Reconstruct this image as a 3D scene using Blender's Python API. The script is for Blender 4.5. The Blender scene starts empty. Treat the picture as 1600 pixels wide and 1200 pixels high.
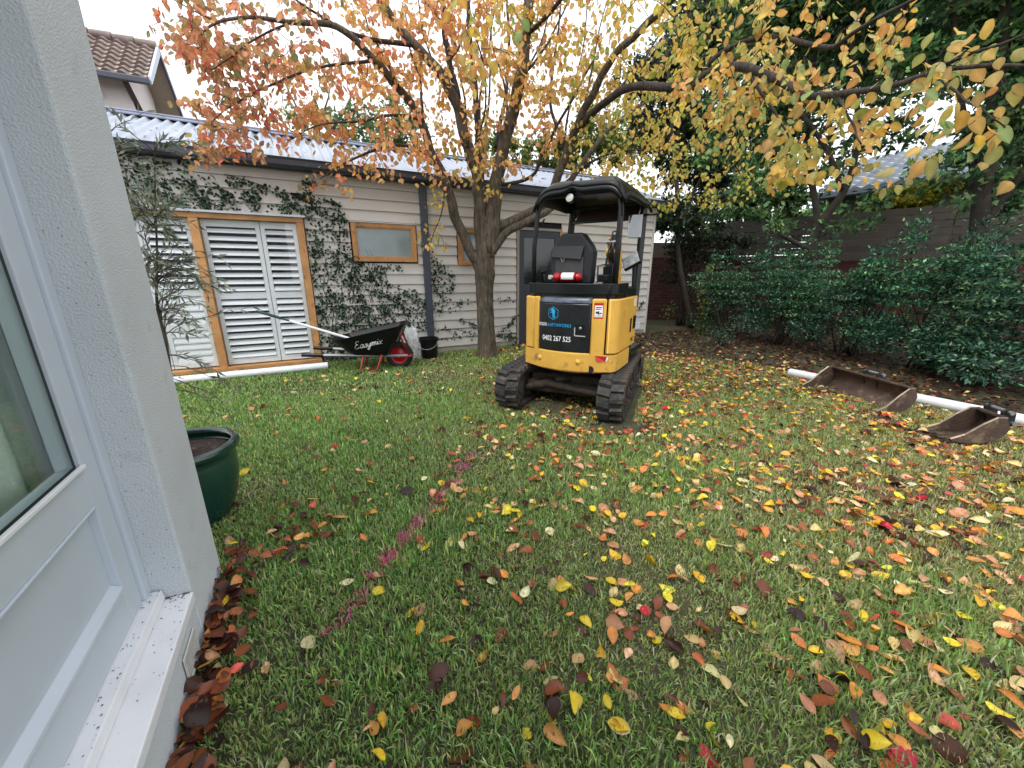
import bpy, math, random
import numpy as np
from mathutils import Vector, Matrix
R_ = math.radians
random.seed(7); rng = np.random.default_rng(11)
sc = bpy.context.scene
COL = sc.collection

# ------------------------------------------------------------------ camera, sky, sun, exposure
CAM_H, PITCH, FPX = 1.35, R_(16.0), 603.0
cam = bpy.data.cameras.new('camera'); cam_ob = bpy.data.objects.new('camera', cam); COL.objects.link(cam_ob)
cam_ob.location = (0, 0, CAM_H); cam_ob.rotation_euler = (R_(90) - PITCH, 0, 0)
cam.sensor_width = 36.0; cam.lens = 36.0 * FPX / 1600.0; cam.clip_start = 0.02; cam.clip_end = 500
sc.camera = cam_ob
SUN_EL, SUN_AZ = R_(58), R_(200)
world = bpy.data.worlds.new('World'); sc.world = world; world.use_nodes = True
wn = world.node_tree; wn.nodes.clear()
sky = wn.nodes.new('ShaderNodeTexSky'); sky.sky_type = 'NISHITA'; sky.sun_disc = False
sky.sun_elevation = SUN_EL; sky.sun_rotation = SUN_AZ; sky.dust_density = 6.0; sky.air_density = 1.0
mixw = wn.nodes.new('ShaderNodeMix'); mixw.data_type = 'RGBA'; mixw.inputs[0].default_value = 0.88   # overcast: nearly even white cloud
mixw.inputs[7].default_value = (11.2, 11.5, 12.0, 1)
bgn = wn.nodes.new('ShaderNodeBackground'); bgn.inputs[1].default_value = 0.115
wo = wn.nodes.new('ShaderNodeOutputWorld')
wn.links.new(sky.outputs[0], mixw.inputs[6]); wn.links.new(mixw.outputs[2], bgn.inputs[0]); wn.links.new(bgn.outputs[0], wo.inputs[0])
sun = bpy.data.lights.new('sun', 'SUN'); sun.energy = 1.3; sun.angle = R_(25); sun.color = (1.0, 0.97, 0.92)
sun_ob = bpy.data.objects.new('sun', sun); COL.objects.link(sun_ob)
sd = Vector((math.sin(SUN_AZ) * math.cos(SUN_EL), math.cos(SUN_AZ) * math.cos(SUN_EL), math.sin(SUN_EL)))
sun_ob.rotation_euler = (-sd).to_track_quat('-Z', 'Y').to_euler(); sun_ob.location = (0, -3, 12)
sc.view_settings.view_transform = 'Standard'; sc.view_settings.look = 'None'
sc.view_settings.exposure = 0.55; sc.view_settings.gamma = 1.0; sc.view_settings.use_curve_mapping = False
sc.render.engine = 'CYCLES'
cy = sc.cycles
cy.max_bounces = 7; cy.diffuse_bounces = 4; cy.glossy_bounces = 3; cy.transmission_bounces = 4; cy.transparent_max_bounces = 12
cy.caustics_reflective = False; cy.caustics_refractive = False

# ------------------------------------------------------------------ helpers
def s2l(r, g, b):
    f = lambda c: (c / 255 / 12.92) if c / 255 <= 0.04045 else ((c / 255 + 0.055) / 1.055) ** 2.4
    return (f(r), f(g), f(b))
_F = np.array([0, math.cos(PITCH), -math.sin(PITCH)]); _U = np.array([0, math.sin(PITCH), math.cos(PITCH)])
def at(px, py, Y):                      # a point seen in the photograph at depth Y metres ahead
    d = _F + np.array([(px - 800) / FPX, 0, 0]) + _U * ((600 - py) / FPX)
    return np.array([0, 0, CAM_H]) + d * (Y / d[1])
def gnd(px, py, z=0.0):
    d = _F + np.array([(px - 800) / FPX, 0, 0]) + _U * ((600 - py) / FPX)
    return np.array([0, 0, CAM_H]) + d * ((z - CAM_H) / d[2])
def proj(P):
    v = np.asarray(P, float) - np.array([0, 0, CAM_H]); w = v @ _F
    return 800 + FPX * v[..., 0] / w, 600 - FPX * (v @ _U) / w, w

MATS = {}
def pm(name, col, rough=0.6, metal=0.0, var=0.15, scale=6.0, bump=0.0, bscale=60.0, spec=0.5, spots=None, coat=0.0):
    """principled with two scales of noise in the colour, optional bump and spots (colour, scale, threshold)"""
    m = bpy.data.materials.new(name); m.use_nodes = True; n = m.node_tree.nodes; l = m.node_tree.links
    b = n['Principled BSDF']; tc = n.new('ShaderNodeTexCoord')
    b.inputs['Roughness'].default_value = rough; b.inputs['Metallic'].default_value = metal
    b.inputs['Specular IOR Level'].default_value = spec; b.inputs['Coat Weight'].default_value = coat
    nz = n.new('ShaderNodeTexNoise'); nz.inputs['Scale'].default_value = scale; nz.inputs['Detail'].default_value = 6
    l.new(tc.outputs['Object'], nz.inputs['Vector'])
    rp = n.new('ShaderNodeValToRGB'); rp.color_ramp.elements[0].position = 0.3; rp.color_ramp.elements[1].position = 0.72
    rp.color_ramp.elements[0].color = tuple(c * (1 - var) for c in col) + (1,)
    rp.color_ramp.elements[1].color = tuple(min(1, c * (1 + var)) for c in col) + (1,)
    l.new(nz.outputs['Fac'], rp.inputs['Fac']); out = rp.outputs['Color']
    if spots:
        sc_, ss, th = spots
        n2 = n.new('ShaderNodeTexNoise'); n2.inputs['Scale'].default_value = ss; n2.inputs['Detail'].default_value = 8; n2.inputs['Roughness'].default_value = 0.65
        l.new(tc.outputs['Object'], n2.inputs['Vector'])
        r2 = n.new('ShaderNodeValToRGB'); r2.color_ramp.elements[0].position = th; r2.color_ramp.elements[1].position = min(1, th + 0.12)
        l.new(n2.outputs['Fac'], r2.inputs['Fac'])
        mx = n.new('ShaderNodeMix'); mx.data_type = 'RGBA'
        l.new(r2.outputs['Color'], mx.inputs[0]); l.new(out, mx.inputs[6]); mx.inputs[7].default_value = tuple(sc_) + (1,)
        out = mx.outputs[2]
    l.new(out, b.inputs['Base Color'])
    if bump:
        n3 = n.new('ShaderNodeTexNoise'); n3.inputs['Scale'].default_value = bscale; n3.inputs['Detail'].default_value = 5
        l.new(tc.outputs['Object'], n3.inputs['Vector'])
        bp = n.new('ShaderNodeBump'); bp.inputs['Strength'].default_value = bump; bp.inputs['Distance'].default_value = 0.01
        l.new(n3.outputs['Fac'], bp.inputs['Height']); l.new(bp.outputs['Normal'], b.inputs['Normal'])
    MATS[name] = m
    return m
def leaf_mat(name, source, trans=0.45, rough=0.4, spec=0.35, blotch=0.25):
    """leaf colour from the mesh attribute 'Col' or the object's own colour; half the light passes through the blade"""
    m = bpy.data.materials.new(name); m.use_nodes = True; n = m.node_tree.nodes; l = m.node_tree.links
    b = n['Principled BSDF']; o = n['Material Output']
    if source == 'attr':
        a = n.new('ShaderNodeAttribute'); a.attribute_name = 'Col'; c0 = a.outputs['Color']
    else:
        oi = n.new('ShaderNodeObjectInfo'); a = n.new('ShaderNodeAttribute'); a.attribute_name = 'Col'
        mm = n.new('ShaderNodeMix'); mm.data_type = 'RGBA'; mm.blend_type = 'MULTIPLY'; mm.inputs[0].default_value = 1.0; l.new(oi.outputs['Color'], mm.inputs[6]); l.new(a.outputs['Color'], mm.inputs[7]); c0 = mm.outputs[2]
    tc = n.new('ShaderNodeTexCoord'); nz = n.new('ShaderNodeTexNoise'); nz.inputs['Scale'].default_value = 55; nz.inputs['Detail'].default_value = 4
    l.new(tc.outputs['Object'], nz.inputs['Vector'])
    mr = n.new('ShaderNodeMapRange'); mr.inputs[1].default_value = 0.3; mr.inputs[2].default_value = 0.7
    mr.inputs[3].default_value = 1 - blotch; mr.inputs[4].default_value = 1 + blotch * 0.4
    l.new(nz.outputs['Fac'], mr.inputs[0])
    hs = n.new('ShaderNodeHueSaturation'); l.new(c0, hs.inputs['Color']); l.new(mr.outputs[0], hs.inputs['Value'])
    l.new(hs.outputs[0], b.inputs['Base Color']); b.inputs['Roughness'].default_value = rough; b.inputs['Specular IOR Level'].default_value = spec
    t = n.new('ShaderNodeBsdfTranslucent'); l.new(hs.outputs[0], t.inputs['Color'])
    mx = n.new('ShaderNodeMixShader'); mx.inputs[0].default_value = trans
    l.new(b.outputs[0], mx.inputs[1]); l.new(t.outputs[0], mx.inputs[2]); l.new(mx.outputs[0], o.inputs['Surface'])
    MATS[name] = m
    return m
def glass_mat(name, tint, refl=1.0, alpha=0.9, rough=0.02):
    m = bpy.data.materials.new(name); m.use_nodes = True; n = m.node_tree.nodes; l = m.node_tree.links
    n.remove(n['Principled BSDF']); o = n['Material Output']
    t = n.new('ShaderNodeBsdfTransparent'); t.inputs[0].default_value = tuple(tint) + (1,)
    g = n.new('ShaderNodeBsdfGlossy'); g.inputs['Roughness'].default_value = rough; g.inputs[0].default_value = (refl, refl, refl, 1)
    lw = n.new('ShaderNodeLayerWeight'); pw = n.new('ShaderNodeMath'); pw.operation = 'POWER'; pw.inputs[1].default_value = 5; l.new(lw.outputs['Facing'], pw.inputs[0])
    fr = n.new('ShaderNodeMath'); fr.operation = 'MULTIPLY_ADD'; fr.inputs[1].default_value = .96; fr.inputs[2].default_value = .04; l.new(pw.outputs[0], fr.inputs[0])
    mx = n.new('ShaderNodeMixShader'); l.new(fr.outputs[0], mx.inputs[0]); l.new(t.outputs[0], mx.inputs[1]); l.new(g.outputs[0], mx.inputs[2])
    l.new(mx.outputs[0], o.inputs['Surface']); MATS[name] = m
    return m

class MB:
    """collects shapes, links them as one mesh object"""
    def __init__(s): s.v = []; s.f = []
    def add(s, v, f, M=None):
        o = len(s.v)
        for p in v:
            p = Vector(p)
            s.v.append(tuple(M @ p) if M is not None else tuple(p))
        s.f += [tuple(i + o for i in q) for q in f]
        return s
    def box(s, x0, x1, y0, y1, z0, z1, M=None):
        v = [(x, y, z) for z in (z0, z1) for y in (y0, y1) for x in (x0, x1)]
        return s.add(v, [(0, 2, 3, 1), (4, 5, 7, 6), (0, 1, 5, 4), (2, 6, 7, 3), (0, 4, 6, 2), (1, 3, 7, 5)], M)
    def tube(s, pts, rad, n=8, cap=True, M=None, flat=1.0):
        P = [Vector(p) for p in pts]; rad = [rad] * len(P) if not hasattr(rad, '__len__') else list(rad)
        v = []; f = []; up = None
        for i, p in enumerate(P):
            d = (P[min(i + 1, len(P) - 1)] - P[max(i - 1, 0)])
            if d.length < 1e-9: d = Vector((0, 0, 1))
            d.normalize()
            if up is None: up = Vector((0, 0, 1)) if abs(d.z) < 0.9 else Vector((0, 1, 0))
            a = d.cross(up)
            if a.length < 1e-4: a = d.orthogonal()
            a.normalize(); b = a.cross(d); up = b
            for k in range(n):
                t = 2 * math.pi * k / n
                v.append(p + (a * math.cos(t) + b * math.sin(t) * flat) * rad[i])
        for i in range(len(P) - 1):
            for k in range(n):
                k2 = (k + 1) % n
                f.append((i * n + k, (i + 1) * n + k, (i + 1) * n + k2, i * n + k2))
        if cap:
            f.append(tuple(range(n))); f.append(tuple(reversed([(len(P) - 1) * n + k for k in range(n)])))
        return s.add(v, f, M)
    def cyl(s, p0, p1, r, n=16, r1=None, M=None): return s.tube([p0, p1], [r, r if r1 is None else r1], n, True, M)
    def lathe(s, prof, n=24, M=None, close=False):
        v = []; f = []
        for r, z in prof:
            for k in range(n):
                t = 2 * math.pi * k / n; v.append((r * math.cos(t), r * math.sin(t), z))
        for i in range(len(prof) - 1):
            for k in range(n):
                k2 = (k + 1) % n; f.append((i * n + k, i * n + k2, (i + 1) * n + k2, (i + 1) * n + k))
        if close:
            f.append(tuple(reversed(range(n)))); f.append(tuple((len(prof) - 1) * n + k for k in range(n)))
        return s.add(v, f, M)
    def prism(s, poly, axis, a0, a1, M=None):
        """extrude a 2D polygon along an axis: 'x' (poly in y,z), 'y' (poly in x,z), 'z' (poly in x,y)"""
        n = len(poly)
        mk = {'x': lambda p, a: (a, p[0], p[1]), 'y': lambda p, a: (p[0], a, p[1]), 'z': lambda p, a: (p[0], p[1], a)}[axis]
        v = [mk(p, a0) for p in poly] + [mk(p, a1) for p in poly]
        f = [tuple(range(n)), tuple(reversed(range(n, 2 * n)))] + [(i, n + i, n + (i + 1) % n, (i + 1) % n) for i in range(n)]
        return s.add(v, f, M)
    def shell(s, line, z0, z1, th, M=None):
        """a wall of thickness th standing along a plan polyline"""
        L = [Vector((p[0], p[1])) for p in line]; inn = []
        for i, p in enumerate(L):
            d = L[min(i + 1, len(L) - 1)] - L[max(i - 1, 0)]; d.normalize(); inn.append(p + Vector((-d.y, d.x)) * th)
        n = len(L); v = []
        for z in (z0, z1):
            v += [(p.x, p.y, z) for p in L] + [(p.x, p.y, z) for p in inn]
        f = []
        for i in range(n - 1):
            f += [(i, i + 1, 2 * n + i + 1, 2 * n + i), (n + i + 1, n + i, 3 * n + i, 3 * n + i + 1),
                  (2 * n + i, 2 * n + i + 1, 3 * n + i + 1, 3 * n + i), (i + 1, i, n + i, n + i + 1)]
        f += [(0, 2 * n, 3 * n, n), (n - 1, 2 * n - 1, 4 * n - 1, 3 * n - 1)]
        return s.add(v, f, M)
    def grid(s, fn, us, vs, M=None):
        v = [fn(u, w) for u in us for w in vs]; m = len(vs)
        f = [(i * m + j, (i + 1) * m + j, (i + 1) * m + j + 1, i * m + j + 1) for i in range(len(us) - 1) for j in range(m - 1)]
        return s.add(v, f, M)
    def mesh(s, name):
        me = bpy.data.meshes.new(name); me.from_pydata(s.v, [], s.f); me.validate(); return me
    def build(s, name, mat, parent=None, smooth=False, bevel=0.0, world=False, solid=0.0, sub=0, seg=2):
        import bmesh
        me = bpy.data.meshes.new(name); me.from_pydata(s.v, [], s.f)
        bm = bmesh.new(); bm.from_mesh(me); bmesh.ops.recalc_face_normals(bm, faces=bm.faces); bm.to_mesh(me); bm.free()
        me.materials.append(mat)
        o = link(name, me, parent, world)
        if solid:
            md = o.modifiers.new('solid', 'SOLIDIFY'); md.thickness = solid; md.offset = 0
        if bevel:
            md = o.modifiers.new('bevel', 'BEVEL'); md.width = bevel; md.segments = seg; md.limit_method = 'ANGLE'; md.angle_limit = R_(35)
        if sub:
            md = o.modifiers.new('sub', 'SUBSURF'); md.levels = sub; md.render_levels = sub
        if smooth:
            for p in me.polygons: p.use_smooth = True
            if smooth != 'all':
                try: me.set_sharp_from_angle(angle=R_(40))
                except Exception: pass
        return o
def link(name, me, parent=None, world=False, M=None):
    o = bpy.data.objects.new(name, me); COL.objects.link(o)
    if parent:
        o.parent = parent
        if world: o.matrix_parent_inverse = (Matrix.Translation(parent.location) @ parent.rotation_euler.to_matrix().to_4x4()).inverted()
    if M is not None: o.matrix_local = M
    return o
def tag(o, label=None, cat=None, group=None, kind=None):
    if label: o['label'] = label
    if cat: o['category'] = cat
    if group: o['group'] = group
    if kind: o['kind'] = kind
    return o
def thing(name, label, cat, loc=(0, 0, 0), rotz=0.0, group=None):
    o = bpy.data.objects.new(name, None); COL.objects.link(o); o.location = loc; o.rotation_euler = (0, 0, rotz)
    o.empty_display_size = 0.1
    return tag(o, label, cat, group)
def smoothpath(P, n=4):
    """Catmull-Rom through points (x,y,z,r)"""
    P = [np.array(p, float) for p in P]; Q = [2 * P[0] - P[1]] + P + [2 * P[-1] - P[-2]]; out = []
    for i in range(1, len(Q) - 2):
        for k in range(n):
            t = k / n; a, b, c, d = Q[i - 1], Q[i], Q[i + 1], Q[i + 2]
            out.append(0.5 * ((2 * b) + (c - a) * t + (2 * a - 5 * b + 4 * c - d) * t * t + (3 * b - a - 3 * c + d) * t ** 3))
    out.append(P[-1]); return np.array(out)
def text_shape(body, size=1.0, extrude=0.0, offset=0.0, shear=0.0, space=1.0):
    cu = bpy.data.curves.new('text', 'FONT'); cu.body = body; cu.size = size; cu.extrude = extrude; cu.offset = offset; cu.shear = shear; cu.space_character = space
    cu.align_x = 'CENTER'; cu.align_y = 'CENTER'; cu.resolution_u = 3
    o = bpy.data.objects.new('text', cu); COL.objects.link(o); bpy.context.view_layer.update()
    ev = o.evaluated_get(bpy.context.evaluated_depsgraph_get()); me = bpy.data.meshes.new_from_object(ev)
    v = [tuple(x.co) for x in me.vertices]; f = [tuple(p.vertices) for p in me.polygons]
    bpy.data.objects.remove(o); bpy.data.curves.remove(cu); bpy.data.meshes.remove(me)
    return v, f

def object_tone(m, amt):
    n = m.node_tree.nodes; l = m.node_tree.links; b = n['Principled BSDF']; src = b.inputs['Base Color'].links[0].from_socket
    oi = n.new('ShaderNodeObjectInfo'); mr = n.new('ShaderNodeMapRange'); mr.inputs[3].default_value = 1 - amt; mr.inputs[4].default_value = 1 + amt
    hs = n.new('ShaderNodeHueSaturation'); l.new(oi.outputs['Random'], mr.inputs[0]); l.new(mr.outputs[0], hs.inputs['Value']); l.new(src, hs.inputs['Color']); l.new(hs.outputs[0], b.inputs['Base Color'])
# leaves --------------------------------------------------------
def norm(a): return a / np.maximum(np.linalg.norm(a, axis=-1, keepdims=True), 1e-9)
def leaf_arrays(P, D, N, L, W, fold, curl, hi=True):
    """P base points, D axis, N blade normal, L length, W width ratio; returns verts (n,k,3), faces"""
    D = norm(D); S = norm(np.cross(D, N)); N = np.cross(S, D)
    if hi:
        rows = ((.06, .19), (.2, .40), (.4, .48), (.6, .42), (.78, .27), (.9, .12))
        us = np.array([0] + [u for u, h in rows for _ in range(3)] + [1.0]); hw = np.array([0] + [q for u, h in rows for q in (-h, 0, h)] + [0])
        F = [(0, 2, 1), (0, 3, 2)] + [f for i in range(5) for f in ((1 + 3 * i, 2 + 3 * i, 5 + 3 * i, 4 + 3 * i), (2 + 3 * i, 3 + 3 * i, 6 + 3 * i, 5 + 3 * i))] + [(16, 17, 19), (17, 18, 19)]
    else:
        us = np.array([0, .4, .4, .4, 1.0]); hw = np.array([0, -.45, 0, .45, 0]); F = [(0, 2, 1), (0, 3, 2), (1, 2, 4), (2, 3, 4)]
    n = len(P); u = us[None, :, None]; v = hw[None, :, None]
    LL = np.asarray(L).reshape(-1, 1, 1); WW = LL * np.asarray(W).reshape(-1, 1, 1)
    fo = np.asarray(fold).reshape(-1, 1, 1); cu = np.asarray(curl).reshape(-1, 1, 1)
    V = P[:, None, :] + D[:, None, :] * (LL * u) + S[:, None, :] * (WW * v * np.cos(fo)) + N[:, None, :] * (np.abs(v) * WW * np.sin(fo) * (1 + .5 * np.sin(5 * u + 9 * fo)) + LL * cu * (u - .5) ** 2 - LL * cu * .25 + .35 * cu * WW * v * (u - .4))
    return V, F
def mesh_from_leaves(name, parts, cols, mat):
    """parts: list of (V,F); cols: list of (n,3) linear colours"""
    verts = []; loops = []; starts = []; totals = []; colv = []; off = 0; ls = 0
    for (V, F), C in zip(parts, cols):
        n, k, _ = V.shape; verts.append(V.reshape(-1, 3)); colv.append((C[:, None, :] * (leaf_tone(k)[None, :, None] * (1 + rng.normal(0, .07 if k == 20 else .0, (n, k, 1))))).reshape(-1, 3).clip(.002, 1))
        base = (np.arange(n) * k + off)[:, None]
        for f in F:
            loops.append((base + np.array(f)[None, :]).ravel()); totals.append(np.full(n, len(f), np.int32))
        off += n * k
    verts = np.concatenate(verts); colv = np.concatenate(colv); loops = np.concatenate(loops); totals = np.concatenate(totals)
    starts = np.concatenate([[0], np.cumsum(totals)[:-1]]).astype(np.int32)
    me = bpy.data.meshes.new(name); me.vertices.add(len(verts)); me.vertices.foreach_set('co', verts.astype(np.float32).ravel())
    me.loops.add(len(loops)); me.loops.foreach_set('vertex_index', loops.astype(np.int32))
    me.polygons.add(len(totals)); me.polygons.foreach_set('loop_start', starts); me.polygons.foreach_set('loop_total', totals)
    a = me.color_attributes.new('Col', 'FLOAT_COLOR', 'POINT')
    a.data.foreach_set('color', np.concatenate([colv, np.ones((len(colv), 1))], axis=1).astype(np.float32).ravel())
    me.update(calc_edges=True); me.materials.append(mat)
    return me
def leaf_tone(k):
    if k == 20:
        t = [1.0] + [q for i in range(6) for q in (.86 - .03 * i, 1.14, .9 - .03 * i)] + [.72]
        return np.array(t)
    return np.array([1.0, .88, 1.1, .92, .8]) if k == 5 else np.ones(k)
def pick(pal, n, w=None, jit=0.12):
    A = np.array([s2l(*c) for c in pal]); w = None if w is None else np.array(w, float) / sum(w)
    C = A[rng.choice(len(A), n, p=w)]; return np.clip(C * (1 + rng.normal(0, jit, (n, 1))) * (1 + rng.normal(0, jit * .4, (n, 3))), 0.003, 1)
def rdir(n, up=0.0):
    d = rng.normal(size=(n, 3)); d = norm(d); d[:, 2] += up; return norm(d)

# ------------------------------------------------------------------ materials
M_soil = pm('soil', (.055, .055, .026), .9, var=.35, scale=9, bump=.6, bscale=40, spots=((.06, .048, .03), 3.0, .56))
M_render = pm('painted_render', s2l(200, 206, 211), .8, var=.08, scale=2.2, bump=.55, bscale=150, spots=((.40, .42, .42), 5.5, .6))
M_door = pm('door_paint', s2l(194, 203, 214), .38, var=.04, scale=4, spots=(s2l(180, 188, 196), 14, .66))
M_sill = pm('sill_paint', s2l(226, 228, 232), .5, var=.06, scale=7, bump=.12, bscale=120, spots=((.35, .34, .33), 45, .68))
M_debris = pm('dark_specks', (.03, .02, .015), .9)
M_rubber_dark = pm('dark_seal', (.02, .022, .024), .5)
M_board = pm('weatherboard_paint', s2l(205, 201, 196), .6, var=.04, scale=2.5, bump=.06, bscale=90, spots=(s2l(176, 168, 160), 5, .68))
M_gutter = pm('charcoal_metal', s2l(62, 67, 80), .42, var=.1, scale=5, spots=(s2l(80, 84, 94), 9, .6))
M_roof = pm('galvanised_sheet', s2l(160, 168, 182), .38, metal=.5, var=.12, scale=1.6, spots=(s2l(140, 148, 160), 3, .62))
M_ridge = pm('ridge_metal', s2l(112, 118, 140), .45, metal=.2, var=.12, scale=3)
M_timber = pm('oiled_timber', s2l(188, 138, 88), .55, var=.25, scale=5.0, bump=.2, bscale=70, spots=(s2l(140, 96, 58), 9, .58))
M_shutter = pm('shutter_paint', s2l(240, 243, 249), .45, var=.03, scale=5)
M_flash = pm('flashing', s2l(196, 202, 208), .4, metal=.3, var=.1)
M_dark_in = pm('interior_shade', (.012, .013, .015), .9)  # near-black: shade of interiors and holes put into the colour
M_frost = pm('frosted_glass', s2l(124, 140, 142), .16, var=.12, scale=3.5, spec=.8)
M_ddoor = pm('dark_door_paint', s2l(50, 55, 66), .45, var=.08)
M_trim = pm('door_trim', s2l(150, 142, 134), .6, var=.1)
M_dglass = pm('dark_glass', (.008, .01, .012), .08, var=.2, spec=.7)
M_white = pm('white_plastic', s2l(226, 229, 234), .35, var=.06, scale=6, spots=(s2l(170, 166, 154), 13, .63))
M_pot = pm('green_glaze', s2l(20, 58, 50), .18, var=.3, scale=3.2, spec=.55, coat=.4, spots=(s2l(36, 82, 72), 7, .66))
M_mulch = pm('mulch', (.045, .028, .022), .95, var=.5, scale=50, bump=1.0, bscale=70, spots=((.3, .21, .17), 60, .58))
M_bark = pm('bark', s2l(98, 88, 76), .9, var=.35, scale=9, bump=1.0, bscale=26, spots=(s2l(112, 112, 86), 5, .6))
def ridged_bark(name, col, col2, depth):
    m = pm(name, col, .92, var=.3, scale=7, spots=(col2, 6, .56)); n = m.node_tree.nodes; l = m.node_tree.links; b = n['Principled BSDF']
    tc = n.new('ShaderNodeTexCoord'); mp = n.new('ShaderNodeMapping'); mp.inputs['Scale'].default_value = (1, 1, .13); l.new(tc.outputs['Object'], mp.inputs[0])
    vz = n.new('ShaderNodeTexNoise'); vz.inputs['Scale'].default_value = 42; vz.inputs['Detail'].default_value = 6; vz.inputs['Distortion'].default_value = .6; l.new(mp.outputs[0], vz.inputs['Vector'])
    bp = n.new('ShaderNodeBump'); bp.inputs['Strength'].default_value = 1; bp.inputs['Distance'].default_value = depth; l.new(vz.outputs['Fac'], bp.inputs['Height']); l.new(bp.outputs[0], b.inputs['Normal'])
    mr = n.new('ShaderNodeMapRange'); mr.inputs[1].default_value = .38; mr.inputs[2].default_value = .62; mr.inputs[3].default_value = .5; mr.inputs[4].default_value = 1.15; l.new(vz.outputs['Fac'], mr.inputs[0])
    hs = n.new('ShaderNodeHueSaturation'); src = b.inputs['Base Color'].links[0].from_socket; l.new(src, hs.inputs['Color']); l.new(mr.outputs[0], hs.inputs['Value']); l.new(hs.outputs[0], b.inputs['Base Color'])
    return m
M_bark = ridged_bark('ridged_bark', s2l(98, 88, 76), s2l(110, 104, 84), .035)
M_limb = ridged_bark('limb_bark', s2l(66, 58, 53), s2l(80, 76, 64), .02)
M_bark_dark = pm('dark_bark', s2l(58, 52, 46), .9, var=.35, scale=10, bump=.8, bscale=30)
M_twig = pm('twig_bark', s2l(74, 60, 52), .85, var=.2)
M_yellow = pm('yellow_paint', s2l(220, 172, 76), .45, var=.08, scale=5, spots=(s2l(158, 122, 66), 11, .62), spec=.35)
M_yellow_low = pm('yellow_paint_soiled', s2l(216, 168, 76), .5, var=.1, scale=6, spots=(s2l(138, 110, 70), 8, .56), spec=.3)
M_blackp = pm('black_plastic', (.008, .009, .0105), .32, var=.25, scale=6, spots=((.025, .025, .027), 9, .68), spec=.32)
M_blackg = pm('black_gloss', (.012, .013, .015), .22, var=.15, scale=4, spots=((.03, .032, .036), 6, .64))
M_steel = pm('black_steel', (.01, .01, .012), .4, var=.3, scale=9, spots=((.05, .045, .04), 16, .66))
M_track = pm('track_rubber', (.026, .026, .027), .65, var=.3, scale=12, bump=.5, bscale=60, spots=((.1, .074, .05), 11, .5))
M_mud = pm('muddy_steel', (.045, .034, .025), .85, var=.4, scale=14, bump=.8, bscale=45, spots=((.1, .075, .05), 12, .56))
M_rust = pm('worn_steel', s2l(74, 58, 48), .7, metal=.0, var=.45, scale=9, bump=.6, bscale=40, spots=(s2l(122, 104, 84), 8, .55))
M_edge = pm('worn_edge', s2l(116, 102, 88), .4, metal=.5, var=.3, scale=20)
M_red = pm('red_paint', s2l(186, 26, 32), .3, var=.1)
M_redf = pm('red_frame', s2l(150, 44, 40), .5, var=.25, scale=12)
M_wdecal = pm('white_decal', s2l(238, 240, 242), .4, var=.02)
M_bdecal = pm('blue_decal', s2l(30, 165, 222), .4, var=.03)
M_kdecal = pm('dark_decal', (.02, .02, .022), .4)
M_ydecal = pm('pale_grey', s2l(190, 190, 186), .5)
M_mirror = pm('mirror', (.85, .85, .87), .04, metal=1.0, var=.01)
M_lens = pm('lamp_lens', s2l(200, 200, 190), .15, var=.1)
M_visor = pm('smoked_visor', s2l(104, 82, 72), .3, var=.15)
M_vinyl = pm('vinyl', (.014, .0155, .019), .45, var=.2, scale=5)
M_galv = pm('galvanised_rail', s2l(150, 154, 160), .42, metal=.6, var=.15)
M_tyre = pm('tyre', (.015, .015, .016), .7, var=.2)
M_ggrip = pm('green_grip', s2l(26, 58, 54), .5)
M_brick = pm('brick_face', s2l(78, 44, 38), .85, var=.3, scale=7, bump=.3, bscale=80)
M_mortar = pm('mortar', s2l(110, 100, 92), .9, var=.15)
M_fence = pm('weathered_slat', s2l(76, 70, 64), .8, var=.16, scale=4, bump=.15)
M_tile = pm('terracotta_tile', s2l(132, 116, 112), .75, var=.3, scale=4, spots=(s2l(112, 112, 92), 5, .52))
M_tile2 = pm('grey_tile', s2l(172, 178, 186), .2, var=.15, scale=3)
M_cream = pm('cream_wall', s2l(224, 214, 212), .7, var=.04)
M_soffit = pm('soffit', s2l(176, 160, 146), .7, var=.05)
M_fascia = pm('pale_fascia', s2l(190, 200, 214), .5, var=.04)
M_beam = pm('dark_beam', s2l(70, 56, 54), .7)
M_bag = None
for m_, a_ in ((M_board, .05), (M_brick, .3), (M_fence, .16), (M_tile, .22), (M_tile2, .15), (M_roof, .05), (M_shutter, .03)): object_tone(m_, a_)
ML_tree = leaf_mat('autumn_leaf', 'attr', .5, .45); ML_tree_o = leaf_mat('autumn_leaf_single', 'obj', .5, .45)
ML_fall = leaf_mat('fallen_leaf_blade', 'attr', .15, .36, .32, .4); ML_fall_o = leaf_mat('fallen_leaf_single', 'obj', .15, .36, .32, .4)
ML_green = leaf_mat('evergreen_leaf', 'attr', .3, .45, .22, .2)
ML_grass = leaf_mat('grass_blade', 'attr', .45, .36, .4, .1)
G_clear = glass_mat('clear_glass', (.975, .985, .98)); G_door = glass_mat('door_glass', (.92, .96, .94))

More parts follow.
